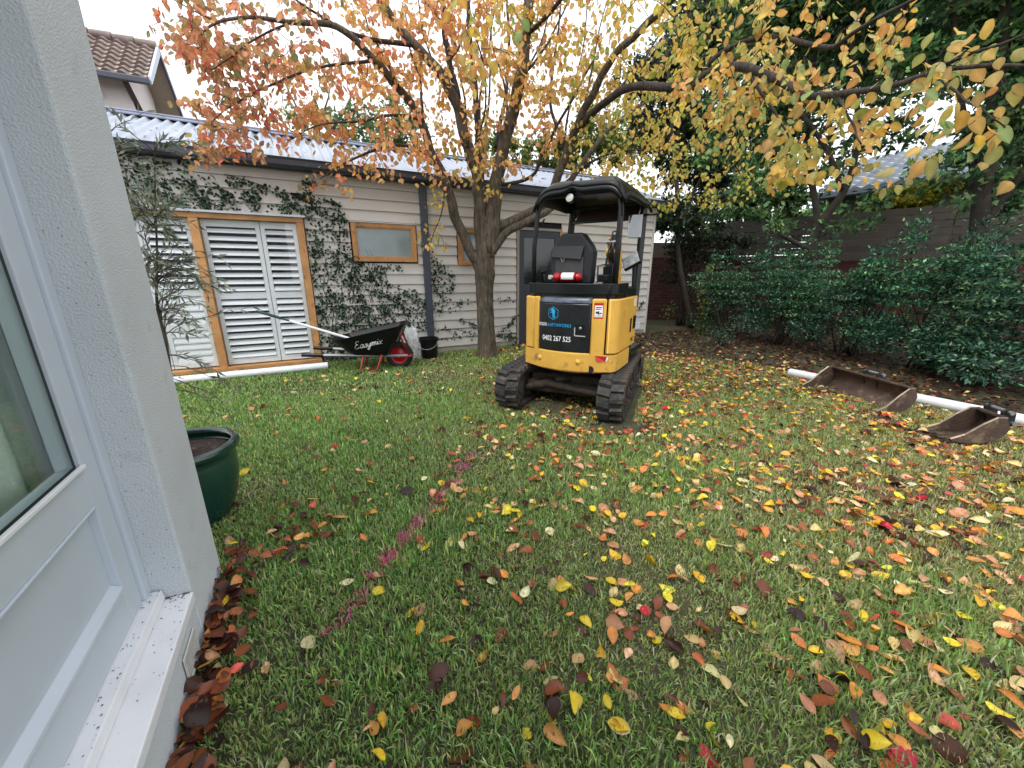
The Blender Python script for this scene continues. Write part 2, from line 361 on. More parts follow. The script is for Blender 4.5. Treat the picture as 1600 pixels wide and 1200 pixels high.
# ------------------------------------------------------------------ ground
AL = R_(27.2); SX = np.array([math.cos(AL), math.sin(AL), 0]); SY = np.array([-math.sin(AL), math.cos(AL), 0]); SP0 = np.array([-2.912, 5.955, 0])
PIPE0 = np.array([3.89, 5.26, 0])
def bednoise(x, y): return .16 * np.sin(3.1 * x + 1.3 * y) + .1 * np.sin(7.3 * x - 5.1 * y + 1) + .07 * np.sin(13 * x + 11 * y)
def bed(x, y):
    """> 0 inside the leaf-covered bed behind the lawn"""
    u = (x - PIPE0[0]) * SX[0] + (y - PIPE0[1]) * SX[1]
    a = u - .08
    b = np.minimum((y - (7.55 - .52 * x)) * .8, (x - .0) * .8)
    return np.maximum(a, b) + bednoise(x, y) * .8
mb = MB(); g = np.concatenate([[-60, -25], np.linspace(-9, 15, 60), [30, 60]])
mb.grid(lambda x, y: (x, y, .012 * math.sin(1.7 * x + .6) * math.sin(1.3 * y) * (1 if abs(x) < 9 and abs(y) < 13 else 0) - .012), list(g), list(g))
tag(mb.build('lawn_ground', M_soil, smooth='all'), kind='structure')

def shed_s(x, y): return (x - SP0[0]) * SX[0] + (y - SP0[1]) * SX[1], (x - SP0[0]) * SY[0] + (y - SP0[1]) * SY[1]
HAL = R_(28.2); HN = np.array([math.cos(HAL), math.sin(HAL), 0]); HW = np.array([-math.sin(HAL), math.cos(HAL), 0])
HC = np.array([-1.288, 1.358, 0]) + HW * .17
def house_in(x, y):
    a = (x - HC[0]) * HN[0] + (y - HC[1]) * HN[1]; b = (x - HC[0]) * HW[0] + (y - HC[1]) * HW[1]
    return (a < .0) & (b < .02)
EX0 = np.array([.795, 4.19]); EXA = R_(-30)
EXX = np.array([math.cos(EXA), math.sin(EXA)]); EXY = np.array([-math.sin(EXA), math.cos(EXA)])
def ex_local(x, y): return (x - EX0[0]) * EXX[0] + (y - EX0[1]) * EXX[1], (x - EX0[0]) * EXY[0] + (y - EX0[1]) * EXY[1]
def under_tracks(x, y):
    a, b = ex_local(x + .06, y + .01); a, b = a * .9925 + b * .122, b * .9925 - a * .122; return (np.abs(np.abs(a) - .52) < .15) & (b > -.72) & (b < .75)

def scatter(n, x0, x1, y0, y1): return rng.uniform(x0, x1, n), rng.uniform(y0, y1, n)
gx = []; gy = []
for n, box in ((225000, (-1.7, 5.8, .3, 2.0)), (245000, (-4.0, 5.6, 2.0, 4.2)), (190000, (-6.6, 4.6, 4.2, 8.3))):
    x, y = scatter(n, *box); gx.append(x); gy.append(y)
gx = np.concatenate(gx); gy = np.concatenate(gy)
s_, b_ = shed_s(gx, gy); dist = np.hypot(gx, gy)
pxx, pyy, ww = proj(np.stack([gx, gy, gx * 0], 1))
patch = np.sin(2.3 * gx + 1.1 * np.sin(1.7 * gy)) * np.sin(2.9 * gy + .8 * gx) + .6 * np.sin(6.1 * gx - 4.7 * gy) * np.sin(5.3 * gy + 2.2 * gx)
bare = np.exp(-(((gx - .98) / .28) ** 2 + ((gy - 3.25) / .2) ** 2)) + np.exp(-(((gx - 3.55) / .2) ** 2 + ((gy - 3.35) / .3) ** 2)) + .5 * np.exp(-(((gx - .5) / .7) ** 2 + ((gy - 3.9) / .5) ** 2))
keep = (bed(gx, gy) < rng.normal(0, .1, len(gx))) & (b_ < -.02) & ~house_in(gx, gy) & ~under_tracks(gx, gy) & (ww > .2) & (pxx > -500) & (pxx < 3600) & (pyy < 1600)
keep &= rng.random(len(gx)) > np.clip(.12 - .16 * patch, 0, .4) + .8 * bare
gx, gy, dist, patch = gx[keep], gy[keep], dist[keep], patch[keep]
ng = len(gx)
L = rng.gamma(6, .0038, ng) * (1 + .3 * patch) + .011; Wd = (.0043 + .0011 * dist) * rng.uniform(.7, 1.3, ng)
az = rng.uniform(0, 2 * math.pi, ng); lean = np.abs(rng.normal(0, .85, ng)); lean = np.clip(lean, 0, 1.35)
d1 = np.stack([np.sin(lean * .6) * np.cos(az), np.sin(lean * .6) * np.sin(az), np.cos(lean * .6)], 1)
d2 = np.stack([np.sin(lean * 1.3) * np.cos(az), np.sin(lean * 1.3) * np.sin(az), np.cos(lean * 1.3)], 1)
ta = rng.uniform(0, 2 * math.pi, ng); sd_ = np.stack([np.cos(ta), np.sin(ta), ta * 0], 1)
P = np.stack([gx, gy, np.full(ng, -.006)], 1)
mid = P + d1 * (L * .55)[:, None]; tip = mid + d2 * (L * .5)[:, None]
hw = sd_ * (Wd * .5)[:, None]
V = np.stack([P - hw, P + hw, mid - hw * .85, mid + hw * .85, tip], 1)
fresh = np.clip(.7 + .34 * patch + .2 * np.sin(1.1 * gx + 2) * np.sin(.9 * gy) - .17 * (gx - .2) + rng.normal(0, .22, ng), 0, 1)[:, None]
cA = pick([(154, 190, 106), (190, 210, 142), (120, 156, 84)], ng, jit=.38); cB = pick([(192, 192, 128), (222, 210, 160), (160, 168, 104), (238, 228, 194), (146, 116, 84)], ng, [4, 1.8, 4, 1.4, .8], jit=.34)
C = cA * fresh + cB * (1 - fresh)
# the blades hit by the spray can along the marked line
LP = smoothpath([(*(gnd(a, b)), 0) for a, b in ((737, 712), (715, 742), (690, 775), (665, 805), (640, 835), (610, 872), (575, 915), (545, 960), (520, 985), (482, 1042))], 12)[:, :2]
nearl = np.where((gx > -1.1) & (gx < .1) & (gy > .8) & (gy < 3.0))[0]
dl = np.hypot(gx[nearl, None] - LP[None, :, 0], gy[nearl, None] - LP[None, :, 1]); kl = dl.argmin(1); dm = dl.min(1)
cov = np.clip(1.0 + .4 * np.sin(kl * .55) * np.sin(kl * .23 + 1) - .3 * (kl / len(LP)), .22, 1); cov = np.where((kl > 98) & (kl < 107), .03, cov) * np.where(np.sin(kl * .9 + 2 * np.sin(kl * .31)) > -.5, 1, .4); dm = np.abs(dm + .012 * np.sin(kl * .7))
hit = nearl[(rng.random(len(nearl)) < cov * np.exp(-(dm / .03) ** 2))]
Cp = pick([(244, 124, 178), (232, 116, 150), (248, 160, 200), (206, 122, 128), (170, 120, 100)], len(hit), [3, 3, 2, 2, 1]); Cp = np.clip(Cp * 1.1, 0, .95)
paint_me = mesh_from_leaves('paint_line', [(V[hit], [(0, 1, 3, 2), (2, 3, 4)])], [Cp], ML_grass)
tag(link('paint_line', paint_me), 'broken pink spray paint line marked across the lawn', kind='stuff')
keep2 = np.ones(ng, bool); keep2[hit] = False
grass_me = mesh_from_leaves('grass', [(V[keep2], [(0, 1, 3, 2), (2, 3, 4)])], [C[keep2]], ML_grass)
tag(link('grass', grass_me), 'short wet green lawn grass', kind='stuff')

# ------------------------------------------------------------------ near house on the left
def house():
    r = thing('house', 'pale rendered house corner with a glazed painted door at the left edge', 'house', tuple(HC), HAL)
    tA, tJ, RD = -.40, -.40, .115       # arris of the opening and reveal depth along the wall's local frame: x outward, y along the wall
    mb = MB()
    mb.box(-4.5, 0, tA, 0, 0, 3.0)                           # pier beside the door
    mb.box(-4.5, -RD - .06, -5, tA, 0, .20)                  # floor slab inside
    mb.box(-.30, 0, -1.55, tA, 0, .185)                      # plinth under the sill
    mb.box(-.30, 0, -5, -1.55, 0, 3.0)                       # wall on the near side of the door
    mb.box(-.30, 0, -1.55, tA, 2.45, 3.0)                    # lintel
    mb.build('wall', M_render, r, bevel=.008)
    MB().box(-4.5, -4.4, -5, tA - .005, .2, 3).box(-4.4, -.31, -5, -4.9, .2, 3).build('interior_wall', M_cream, r)
    MB().box(-4.7, .32, -5.2, .35, 3.02, 3.12).build('eave', M_soffit, r)
    # sill in two steps, falling slightly outward
    MB().prism([(-.118, .205), (.006, .186), (.006, .226), (-.118, .236)], 'y', -1.56, tA - .004).build('sill', M_sill, r, bevel=.004)
    MB().prism([(-.15, .2365), (-.07, .2365), (-.075, .272), (-.15, .276)], 'y', -1.56, tA - .006).build('threshold', M_sill, r, bevel=.004)
    # vent grille in the plinth
    MB().box(.0005, .0035, -.62, -.50, .045, .135).build('vent', M_rubber_dark, r)
    m = MB()
    for k in range(11): m.box(.0036, .006, -.618 + k * .011, -.612 + k * .011, .05, .13)
    m.box(.0036, .009, -.63, -.62, .038, .142); m.box(.0036, .009, -.5, -.49, .038, .142); m.box(.0036, .009, -.62, -.5, .038, .045); m.box(.0036, .009, -.62, -.5, .135, .142)
    m.build('vent_grille', M_ydecal, r)
    # door frame and leaf (leaf front at x=-RD)
    MB().box(-.2, -RD + .012, tJ - .045, tJ - .001, .277, 2.449).box(-.2, -RD + .012, -1.549, -1.5, .277, 2.449).build('door_frame', M_door, r, bevel=.004)
    d = MB()
    y0, y1 = -1.498, tJ - .047; x0, x1 = -.17, -RD
    d.box(x0, x1, y1 - .085, y1, .279, 2.44); d.box(x0, x1, y0, y0 + .085, .279, 2.44)
    d.box(x0, x1, y0 + .0855, y1 - .0855, .279, .40); d.box(x0, x1, y0 + .0855, y1 - .0855, .70, .82); d.box(x0, x1, y0 + .0855, y1 - .0855, 2.3, 2.44)
    dr = d.build('door', M_door, r, bevel=.003)
    MB().box(x0 + .012, x1 - .022, y0 + .086, y1 - .086, .401, .699).build('door_panel', M_door, dr)
    m = MB()
    m.prism([(x1 - .022, .401), (x1 + .006, .401), (x1 + .004, .412), (x1 - .008, .418), (x1 - .022, .428)], 'y', y0 + .087, y1 - .087)
    m.prism([(x1 - .022, .699), (x1 + .006, .699), (x1 + .004, .69), (x1 - .008, .684), (x1 - .022, .676)], 'y', y0 + .087, y1 - .087)
    m.build('panel_moulding', M_door, dr, bevel=.002)
    m = MB(); a, b = y0 + .086, y1 - .086
    m.box(x1 - .0128, x1 - .0105, a, a + .007, .821, 2.299); m.box(x1 - .0128, x1 - .0105, b - .007, b, .821, 2.299); m.box(x1 - .0128, x1 - .0105, a + .0075, b - .0075, .821, .829); m.box(x1 - .0128, x1 - .0105, a + .0075, b - .0075, 2.291, 2.299)
    m.build('glazing_seal', M_rubber_dark, dr)
    MB().box(x1 - .017, x1 - .013, a + .004, b - .004, .825, 2.295).build('pane', G_door, dr)
    m = MB(); m.box(x1 + .0005, x1 + .012, a + .001, b - .001, .8205, .832); m.build('glazing_bead', M_sill, dr, bevel=.002)
    # pale curtain hanging a hand's width inside the glass
    m = MB(); m.grid(lambda u, w: (-.235 + .012 * math.sin(u * 42), u, w), list(np.linspace(-1.0, -.415, 64)), [.25, 1.3, 2.4])
    m.build('curtain', pm('curtain_cloth', s2l(222, 230, 222), .8, var=.05), r, smooth='all', solid=.002)
    # dirt specks collected on sill and reveal
    m = MB()
    for k in range(230):
        t = tA - .01 - random.random() ** 1.9 * .95; q = random.random(); sz = random.uniform(.0008, .0024)
        if q < .5: x = -(1 - random.random() ** 1.8) * .112; z = .2268 - .081 * x + .0008
        elif q < .75: x = random.uniform(-.112, -.077); z = .2745
        else: x = random.uniform(-.1, -.004); t = tA - random.random() ** 2 * .03 - .006; z = .2268 - .081 * x + .001; sz *= 1.3
        a = random.uniform(0, 3.1)
        m.add([(x + sz * 1.6 * math.cos(a), t + sz * 1.6 * math.sin(a), z), (x - sz * math.sin(a), t + sz * math.cos(a), z + sz * .5), (x - sz * 1.6 * math.cos(a), t - sz * 1.6 * math.sin(a), z), (x + sz * math.sin(a), t - sz * math.cos(a), z + sz * .4)], [(0, 1, 2, 3)])
    for k in range(60):
        x = random.uniform(-.1, -.004); z = .3 + random.random() ** 1.6 * 1.7; sz = random.uniform(.0007, .0019)
        m.add([(x - sz, tA - .0012, z), (x, tA - .0012, z - sz * 1.5), (x + sz, tA - .0012, z), (x, tA - .0012, z + sz * 1.6)], [(0, 1, 2, 3)])
    o = m.build('dirt_specks', M_debris, r); o['kind'] = 'stuff'
house()

# ------------------------------------------------------------------ weatherboard shed
SHED_Z = .155
def shed():
    r = thing('shed', 'long cream weatherboard shed with corrugated iron roof and charcoal gutter', 'shed', tuple(SP0), AL)
    S0, S1 = -4.6, 6.72
    OPEN = [(-2.68, -.06, 0, 2.125), (.53, 1.535, 1.50, 2.125), (2.21, 2.75, 1.47, 2.125), (3.35, 4.34, 0, 2.16)]
    mb = MB()
    mb.box(S0, -2.68, .002, .12, 0, 2.74); mb.box(-2.68, -.06, .002, .12, 2.125, 2.74); mb.box(-.06, S1, .002, .12, 0, 2.74)
    mb.box(S0, S1, 3.4, 3.52, 0, 2.74); mb.box(S0, S0 + .1, .121, 3.399, 0, 2.74); mb.box(S1 - .1, S1, .121, 3.399, 0, 2.74)
    mb.prism([(.0, 2.741), (3.52, 2.741), (1.76, 3.5)], 'x', S0, S0 + .1); mb.prism([(.0, 2.741), (3.52, 2.741), (1.76, 3.5)], 'x', S1 - .1, S1)
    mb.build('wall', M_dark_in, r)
    MB().box(-3.4, .4, 1.6, 1.62, 0, 2.7).box(-3.4, -3.38, .13, 1.59, 0, 2.7).box(.38, .4, .13, 1.59, 0, 2.7).build('room_shade_box', pm('room_shade_box', (.03, .03, .032), .9), r)  # near-black box, the unlit room's shade is in its colour
    # every weatherboard its own piece, cut round the openings
    k = 0
    while True:
        z0 = .095 + SHED_Z * k; z1 = z0 + SHED_Z
        if z0 > 2.69: break
        z1 = min(z1, 2.735); segs = [(S0, S1)]
        for a, b, c, d in OPEN:
            if z0 < d - .03 and z1 > c + .03:
                segs = [q for s in segs for q in (((s[0], min(s[1], a)), (max(s[0], b), s[1])) if s[0] < b and s[1] > a else (s,)) if q[1] - q[0] > .02]
        for a, b in segs:
            cuts = [a] + [c for c in (1.66,) if a < c - .3 and b > c + .3] + [b]
            for c0, c1 in zip(cuts[:-1], cuts[1:]):
                h = random.uniform(-.0015, .0015)
                m = MB(); pr = [(0, z0), (-.034 + h, z0), (-.034 + h, z0 + .006), (-.006, z1 + .012), (0, z1 + .012)]
                m.prism(pr, 'x', c0 + .001, c1 - .001); m.build('weatherboard', M_board, r)
        k += 1
    mbb = pm('base_board', s2l(168, 160, 152), .8, var=.12, bump=.2)
    for a, b in ((S0, -2.7), (-.05, 3.34), (4.35, S1)): MB().box(a, b, -.012, 0, -.02, .0945).build('base_board', mbb, r)
    MB().box(S1 - .02, S1 + .035, -.045, .03, -.02, 2.7).build('corner_board', M_board, r, bevel=.003)
    MB().box(6.3, 6.56, -.05, -.028, .12, .27).build('vent_cover', M_white, r, bevel=.006)
    # gutter, fascia, downpipe
    m = MB(); m.prism([(-.085, 2.70), (-.185, 2.70), (-.205, 2.73), (-.205, 2.79), (-.215, 2.82), (-.2, 2.822), (-.19, 2.79), (-.085, 2.79)], 'x', S0 - .1, S1 + .12); m.build('gutter', M_gutter, r)
    MB().box(S0 - .1, S1 + .1, -.084, -.03, 2.69, 2.80).build('fascia', M_gutter, r)
    MB().box(1.605, 1.715, -.115, -.03, .02, 2.705).build('downpipe', M_gutter, r, bevel=.01)
    m = MB()
    for z in (.75, 1.75): m.box(1.596, 1.724, -.12, -.028, z, z + .035)
    m.build('pipe_bracket', M_gutter, r)
    # corrugated sheets sharing one mesh
    m = MB(); wv, pit = 6, .13
    n = wv * 10; dy, dz = 1.92, .79
    nx, nz = -dz / math.hypot(dy, dz), dy / math.hypot(dy, dz)
    def fn(u, w):
        h = .019 * math.sin(u / pit * 2 * math.pi); return (u, w * dy + nx * h, w * dz + nz * h)
    m.grid(fn, [i * pit * wv / n for i in range(n + 1)], [0, .5, 1.0])
    first = None
    for i in range(15):
        if first is None:
            o = m.build('roof_sheet', M_roof, r, smooth='all'); first = o
        else:
            o = first.copy(); COL.objects.link(o); o.parent = r
        o.location = (S0 - .1 + i * pit * wv, -.16, 2.805 + random.uniform(-.002, .002))
    MB().add([(S0 - .1, 3.68, 2.8), (S1 + .3, 3.68, 2.8), (S1 + .3, 1.77, 3.58), (S0 - .1, 1.77, 3.58)], [(0, 1, 2, 3)]).build('rear_roof', M_roof, r)
    m = MB(); m.prism([(1.62, 3.56), (1.76, 3.62), (1.90, 3.56), (1.90, 3.575), (1.76, 3.64), (1.62, 3.575)], 'x', S0 - .1, S1 + .3)
    m.tube([(S0 - .1, 1.76, 3.64), (S1 + .3, 1.76, 3.64)], .022, 8); m.build('ridge_cap', M_ridge, r)
    # glazed doors: timber frame, plantation shutters behind glass
    fr = MB()
    fr.box(-2.68, -.07, -.075, .08, 2.035, 2.10).build('door_head', M_timber, r, bevel=.004); MB().box(-2.68, -.07, -.085, .08, .02, .075).build('door_sill', M_timber, r, bevel=.004)
    for a, b in ((-2.68, -2.60), (-1.375, -1.275), (-.165, -.07)): MB().box(a, b, -.07, .08, .0755, 2.0345).build('door_post', M_timber, r, bevel=.004)
    MB().box(-2.72, -.04, -.11, .0, 2.101, 2.128).build('door_flashing', M_flash, r)
    slat_me = {}
    def shutter(a, b, rails, closed_below):
        m = MB(); st = .052; y0, y1 = .02, .05
        m.box(a, a + st, y0, y1, .09, 2.03); m.box(b - st, b, y0, y1, .09, 2.03)
        for z0, z1 in rails: m.box(a + st + .0005, b - st - .0005, y0, y1, z0, z1)
        s = m.build('shutter', M_shutter, r, bevel=.003)
        for (z0, z1), (z2, z3) in zip(rails[:-1], rails[1:]):
            cnt = max(1, round((z2 - z1) / .092)); sp = (z2 - z1) / cnt
            for i in range(cnt):
                zc = z1 + (i + .5) * sp; ang = R_(-74 if zc < closed_below else random.uniform(-44, -35))
                w = b - a - 2 * st - .004; key = round(w, 3)
                if key not in slat_me:
                    q = MB(); q.prism([(-.048, 0), (-.03, .0055), (.03, .0055), (.048, 0), (.03, -.0055), (-.03, -.0055)], 'x', -w / 2, w / 2)
                    me = q.mesh('slat'); me.materials.append(M_shutter); slat_me[key] = me
                o = link('slat', slat_me[key], s); o.location = ((a + b) / 2, .036, zc); o.rotation_euler = (-ang, 0, 0)
    shutter(-1.27, -.62, [(.09, .17), (1.005, 1.095), (1.945, 2.03)], 0)
    shutter(-.612, -.17, [(.09, .17), (1.005, 1.095), (1.945, 2.03)], 0)
    shutter(-1.88, -1.38, [(.09, .17), (.60, .665), (1.05, 1.14), (1.945, 2.03)], 1.1)
    shutter(-2.595, -1.888, [(.09, .17), (.60, .665), (1.05, 1.14), (1.945, 2.03)], 1.1)
    MB().box(-2.599, -1.376, -.012, -.007, .0765, 2.034).build('pane', G_clear, r); MB().box(-1.274, -.166, -.012, -.007, .0765, 2.034).build('pane', G_clear, r)
    # small windows
    for a, b, c, d in ((.55, 1.515, 1.525, 2.085), (2.225, 2.735, 1.49, 2.085)):
        t = .058; m = MB()
        m.box(a, a + t, -.06, -.001, c, d); m.box(b - t, b, -.06, -.001, c, d); m.box(a + t + .0005, b - t - .0005, -.06, -.001, d - t, d); m.box(a + t + .0005, b - t - .0005, -.06, -.001, c, c + t)
        w = m.build('window', M_timber, r, bevel=.003)
        m = MB(); q = t + .022
        m.box(a + t + .001, a + q, -.05, -.02, c + t + .001, d - t - .001); m.box(b - q, b - t - .001, -.05, -.02, c + t + .001, d - t - .001); m.box(a + q + .0005, b - q - .0005, -.05, -.02, d - q, d - t - .001); m.box(a + q + .0005, b - q - .0005, -.05, -.02, c + t + .001, c + q)
        m.build('sash', M_timber, w, bevel=.002)
        MB().box(a + q, b - q, -.032, -.026, c + q, d - q).build('pane', M_frost, w)
        MB().box(a - .02, b + .02, -.075, -.0, d + .002, d + .014).build('window_flashing', M_flash, w)
    # dark door
    MB().box(3.355, 3.40, -.05, -.001, 0, 2.155).box(3.4005, 4.285, -.05, -.001, 2.11, 2.155).build('door_trim', M_trim, r)
    MB().box(4.2855, 4.335, -.05, -.001, 0, 2.155).build('door_jamb', M_timber, r)
    d = MB(); y0, y1 = -.034, -.002
    d.box(3.402, 3.51, y0, y1, .02, 2.108).box(4.175, 4.284, y0, y1, .02, 2.108).box(3.5105, 4.1745, y0, y1, .02, .2).box(3.5105, 4.1745, y0, y1, 1.0, 1.15).box(3.5105, 4.1745, y0, y1, 1.98, 2.108)
    d = d.build('door', M_ddoor, r, bevel=.003)
    MB().box(3.511, 4.174, -.02, -.004, .201, .999).build('door_panel', M_ddoor, d); MB().box(3.511, 4.174, -.022, -.006, 1.151, 1.979).build('pane', M_dglass, d)
    m = MB(); m.cyl((4.23, -.034, 1.02), (4.23, -.075, 1.02), .012); m.tube([(4.23, -.07, 1.02), (4.12, -.07, 1.02)], .009); m.build('handle', M_galv, d)
shed()

# climbing fig on the shed wall -------------------------------------------------
def ivy():
    S = lambda s, z, o=.035: SP0 + SX * s - SY * o + np.array([0, 0, z])
    def field(s, z):
        w = .10 * np.sin(5 * s + 3 * z) + .08 * np.sin(11 * s - 7 * z)
        f = np.zeros_like(s)
        top = np.where(s < .5, 2.45 - .55 * np.clip(s, -.3, .5) ** 2 * 2, np.where(s < 1.0, 1.45 - .25 * (s - .5), 1.0 - .05 * (s - 1)))
        f = np.maximum(f, np.where((s > -.06) & (s < 1.0) & (z < top + w), .95 - .25 * np.clip((s - .45) * 2, 0, 1), 0))
        f = np.maximum(f, np.where((s > .9) & (s < 1.6) & (z > .25 + w) & (z < 1.12 + w), .72, 0))
        f = np.maximum(f, np.where((s > .9) & (s < 1.6) & (z < .3), .12, 0))
        f = np.maximum(f, np.where((s > .5) & (s < 1.3) & (z > 1.38) & (z < 1.49), .6, 0))
        f = np.maximum(f, np.where((s > 1.72) & (s < 2.0 + w) & (z > .75 + w) & (z < 1.72 - .9 * (s - 1.72)), .6, 0))
        lo = 2.14; hi = 2.42 + .28 * np.clip((-1.1 - s) / .7, 0, 1) + .1 * np.clip((s + .9), -1, 0) + w * .9
        f = np.maximum(f, np.where((s > -3.2) & (s < -.06) & (z > lo) & (z < hi), .85, 0))
        f = np.maximum(f, np.where((s > -.9) & (s < .25) & (z > lo) & (np.abs(z - (2.52 - .18 * (s + .9))) < .05), .6, 0))
        f = np.maximum(f, np.where((s > -3.2) & (s < -1.25) & (z > 2.3) & (z < 2.7), .55, 0))
        return f
    n = 44000; s = rng.uniform(-3.2, 2.3, n); z = rng.uniform(.02, 2.69, n)
    cl = .5 + .5 * np.sin(9 * s + 4 * np.sin(6 * z)) * np.sin(10 * z + 3 * np.sin(5 * s))
    k = rng.random(n) < field(s, z) * (.10 + .92 * cl ** 1.5)
    s, z = s[k], z[k]
    # trailing runners
    runs = [[(1.72, .22), (2.3, .27), (2.9, .22), (3.33, .24)], [(2.15, .86), (2.55, .88), (3.0, .89), (3.32, .88)], [(1.75, .42), (2.1, .40), (2.45, .28)], [(2.2, .56), (2.55, .42)], [(3.0, .28), (3.2, .40), (3.33, .55)],
            [(1.9, .7), (2.15, .78), (2.25, .83)], [(3.0, .2), (3.2, .16), (3.34, .15)], [(-.9, 2.58), (-.4, 2.46), (.0, 2.36), (.3, 2.2)], [(.5, 1.3), (.9, 1.2), (1.3, 1.08)], [(6.3, .62), (6.5, .6), (6.6, .75)]]
    st = MB()
    for q in runs:
        p = smoothpath([(a, b, 0, 0) for a, b in q], 10); c = rng.integers(0, len(p), 34 + 26 * (q[0][1] < .3))
        s = np.concatenate([s, p[c, 0] + rng.normal(0, .02, len(c))]); z = np.concatenate([z, p[c, 1] + rng.normal(0, .025, len(c))])
        st.tube([S(a[0], a[1], .028) for a in p], .0035, 5)
    ok = z > .02; s, z = s[ok], z[ok]
    r = thing('climbing_fig', 'dark green climbing fig spread over the cream shed wall beside timber doors', 'climber', tuple(SP0))
    for q in range(26):
        a = random.uniform(.0, 1.0); zz = 0.02; pts = []
        while zz < random.uniform(1.0, 2.4): pts.append(S(a, zz, .03)); zz += .12; a += random.uniform(-.05, .06)
        if len(pts) > 1: st.tube(pts, .004, 5)
    st.build('stem', M_twig, r, world=True)['kind'] = 'stuff'
    n = len(s); P = np.array([S(a, b, o) for a, b, o in zip(s, z, rng.uniform(.028, .075, n))])
    Nn = norm(-SY[None, :] + rng.normal(0, .55, (n, 3))); D = rng.normal(0, 1, (n, 3)); D[:, 2] -= .5
    V = leaf_arrays(P, D, Nn, rng.uniform(.032, .058, n), np.full(n, .85), rng.uniform(.0, .4, n), rng.uniform(-.3, .3, n), hi=False)
    C = pick([(58, 88, 60), (44, 70, 50), (76, 108, 76), (36, 58, 44)], n, jit=.25)
    o = link('foliage', mesh_from_leaves('foliage', [V], [C], ML_green), r, True); o['kind'] = 'stuff'
ivy()

# ------------------------------------------------------------------ drain pipes
def pvc(a, b, rad, label):
    a = Vector(a); b = Vector(b); d = (b - a).normalized(); side = Vector((-d.y, d.x, 0)); up = Vector((0, 0, 1))
    n = 20; v = []; f = []
    for p in (a, b):
        for rr in (rad, rad - .005):
            for k in range(n):
                t = 2 * math.pi * k / n; v.append(p + (side * math.cos(t) + up * math.sin(t)) * rr)
    for k in range(n):
        j = (k + 1) % n
        f += [(k, j, 2 * n + j, 2 * n + k), (n + j, n + k, 3 * n + k, 3 * n + j), (k, n + k, n + j, j), (2 * n + j, 3 * n + j, 3 * n + k, 2 * n + k)]
    o = MB().add(v, f).build('drain_pipe', M_white, smooth=True); tag(o, label, 'pipe')
pvc(gnd(512, 571, .05) , np.array(gnd(512, 571, .05)) - SX * 2.9 - SY * .05, .05, 'white plastic pipe lying along the foot of the shuttered doors')
pvc(gnd(1234, 582, .055), gnd(1234, 582, .055) - SY * 3.4, .055, 'white plastic pipe lying on the lawn edge behind the digger buckets')

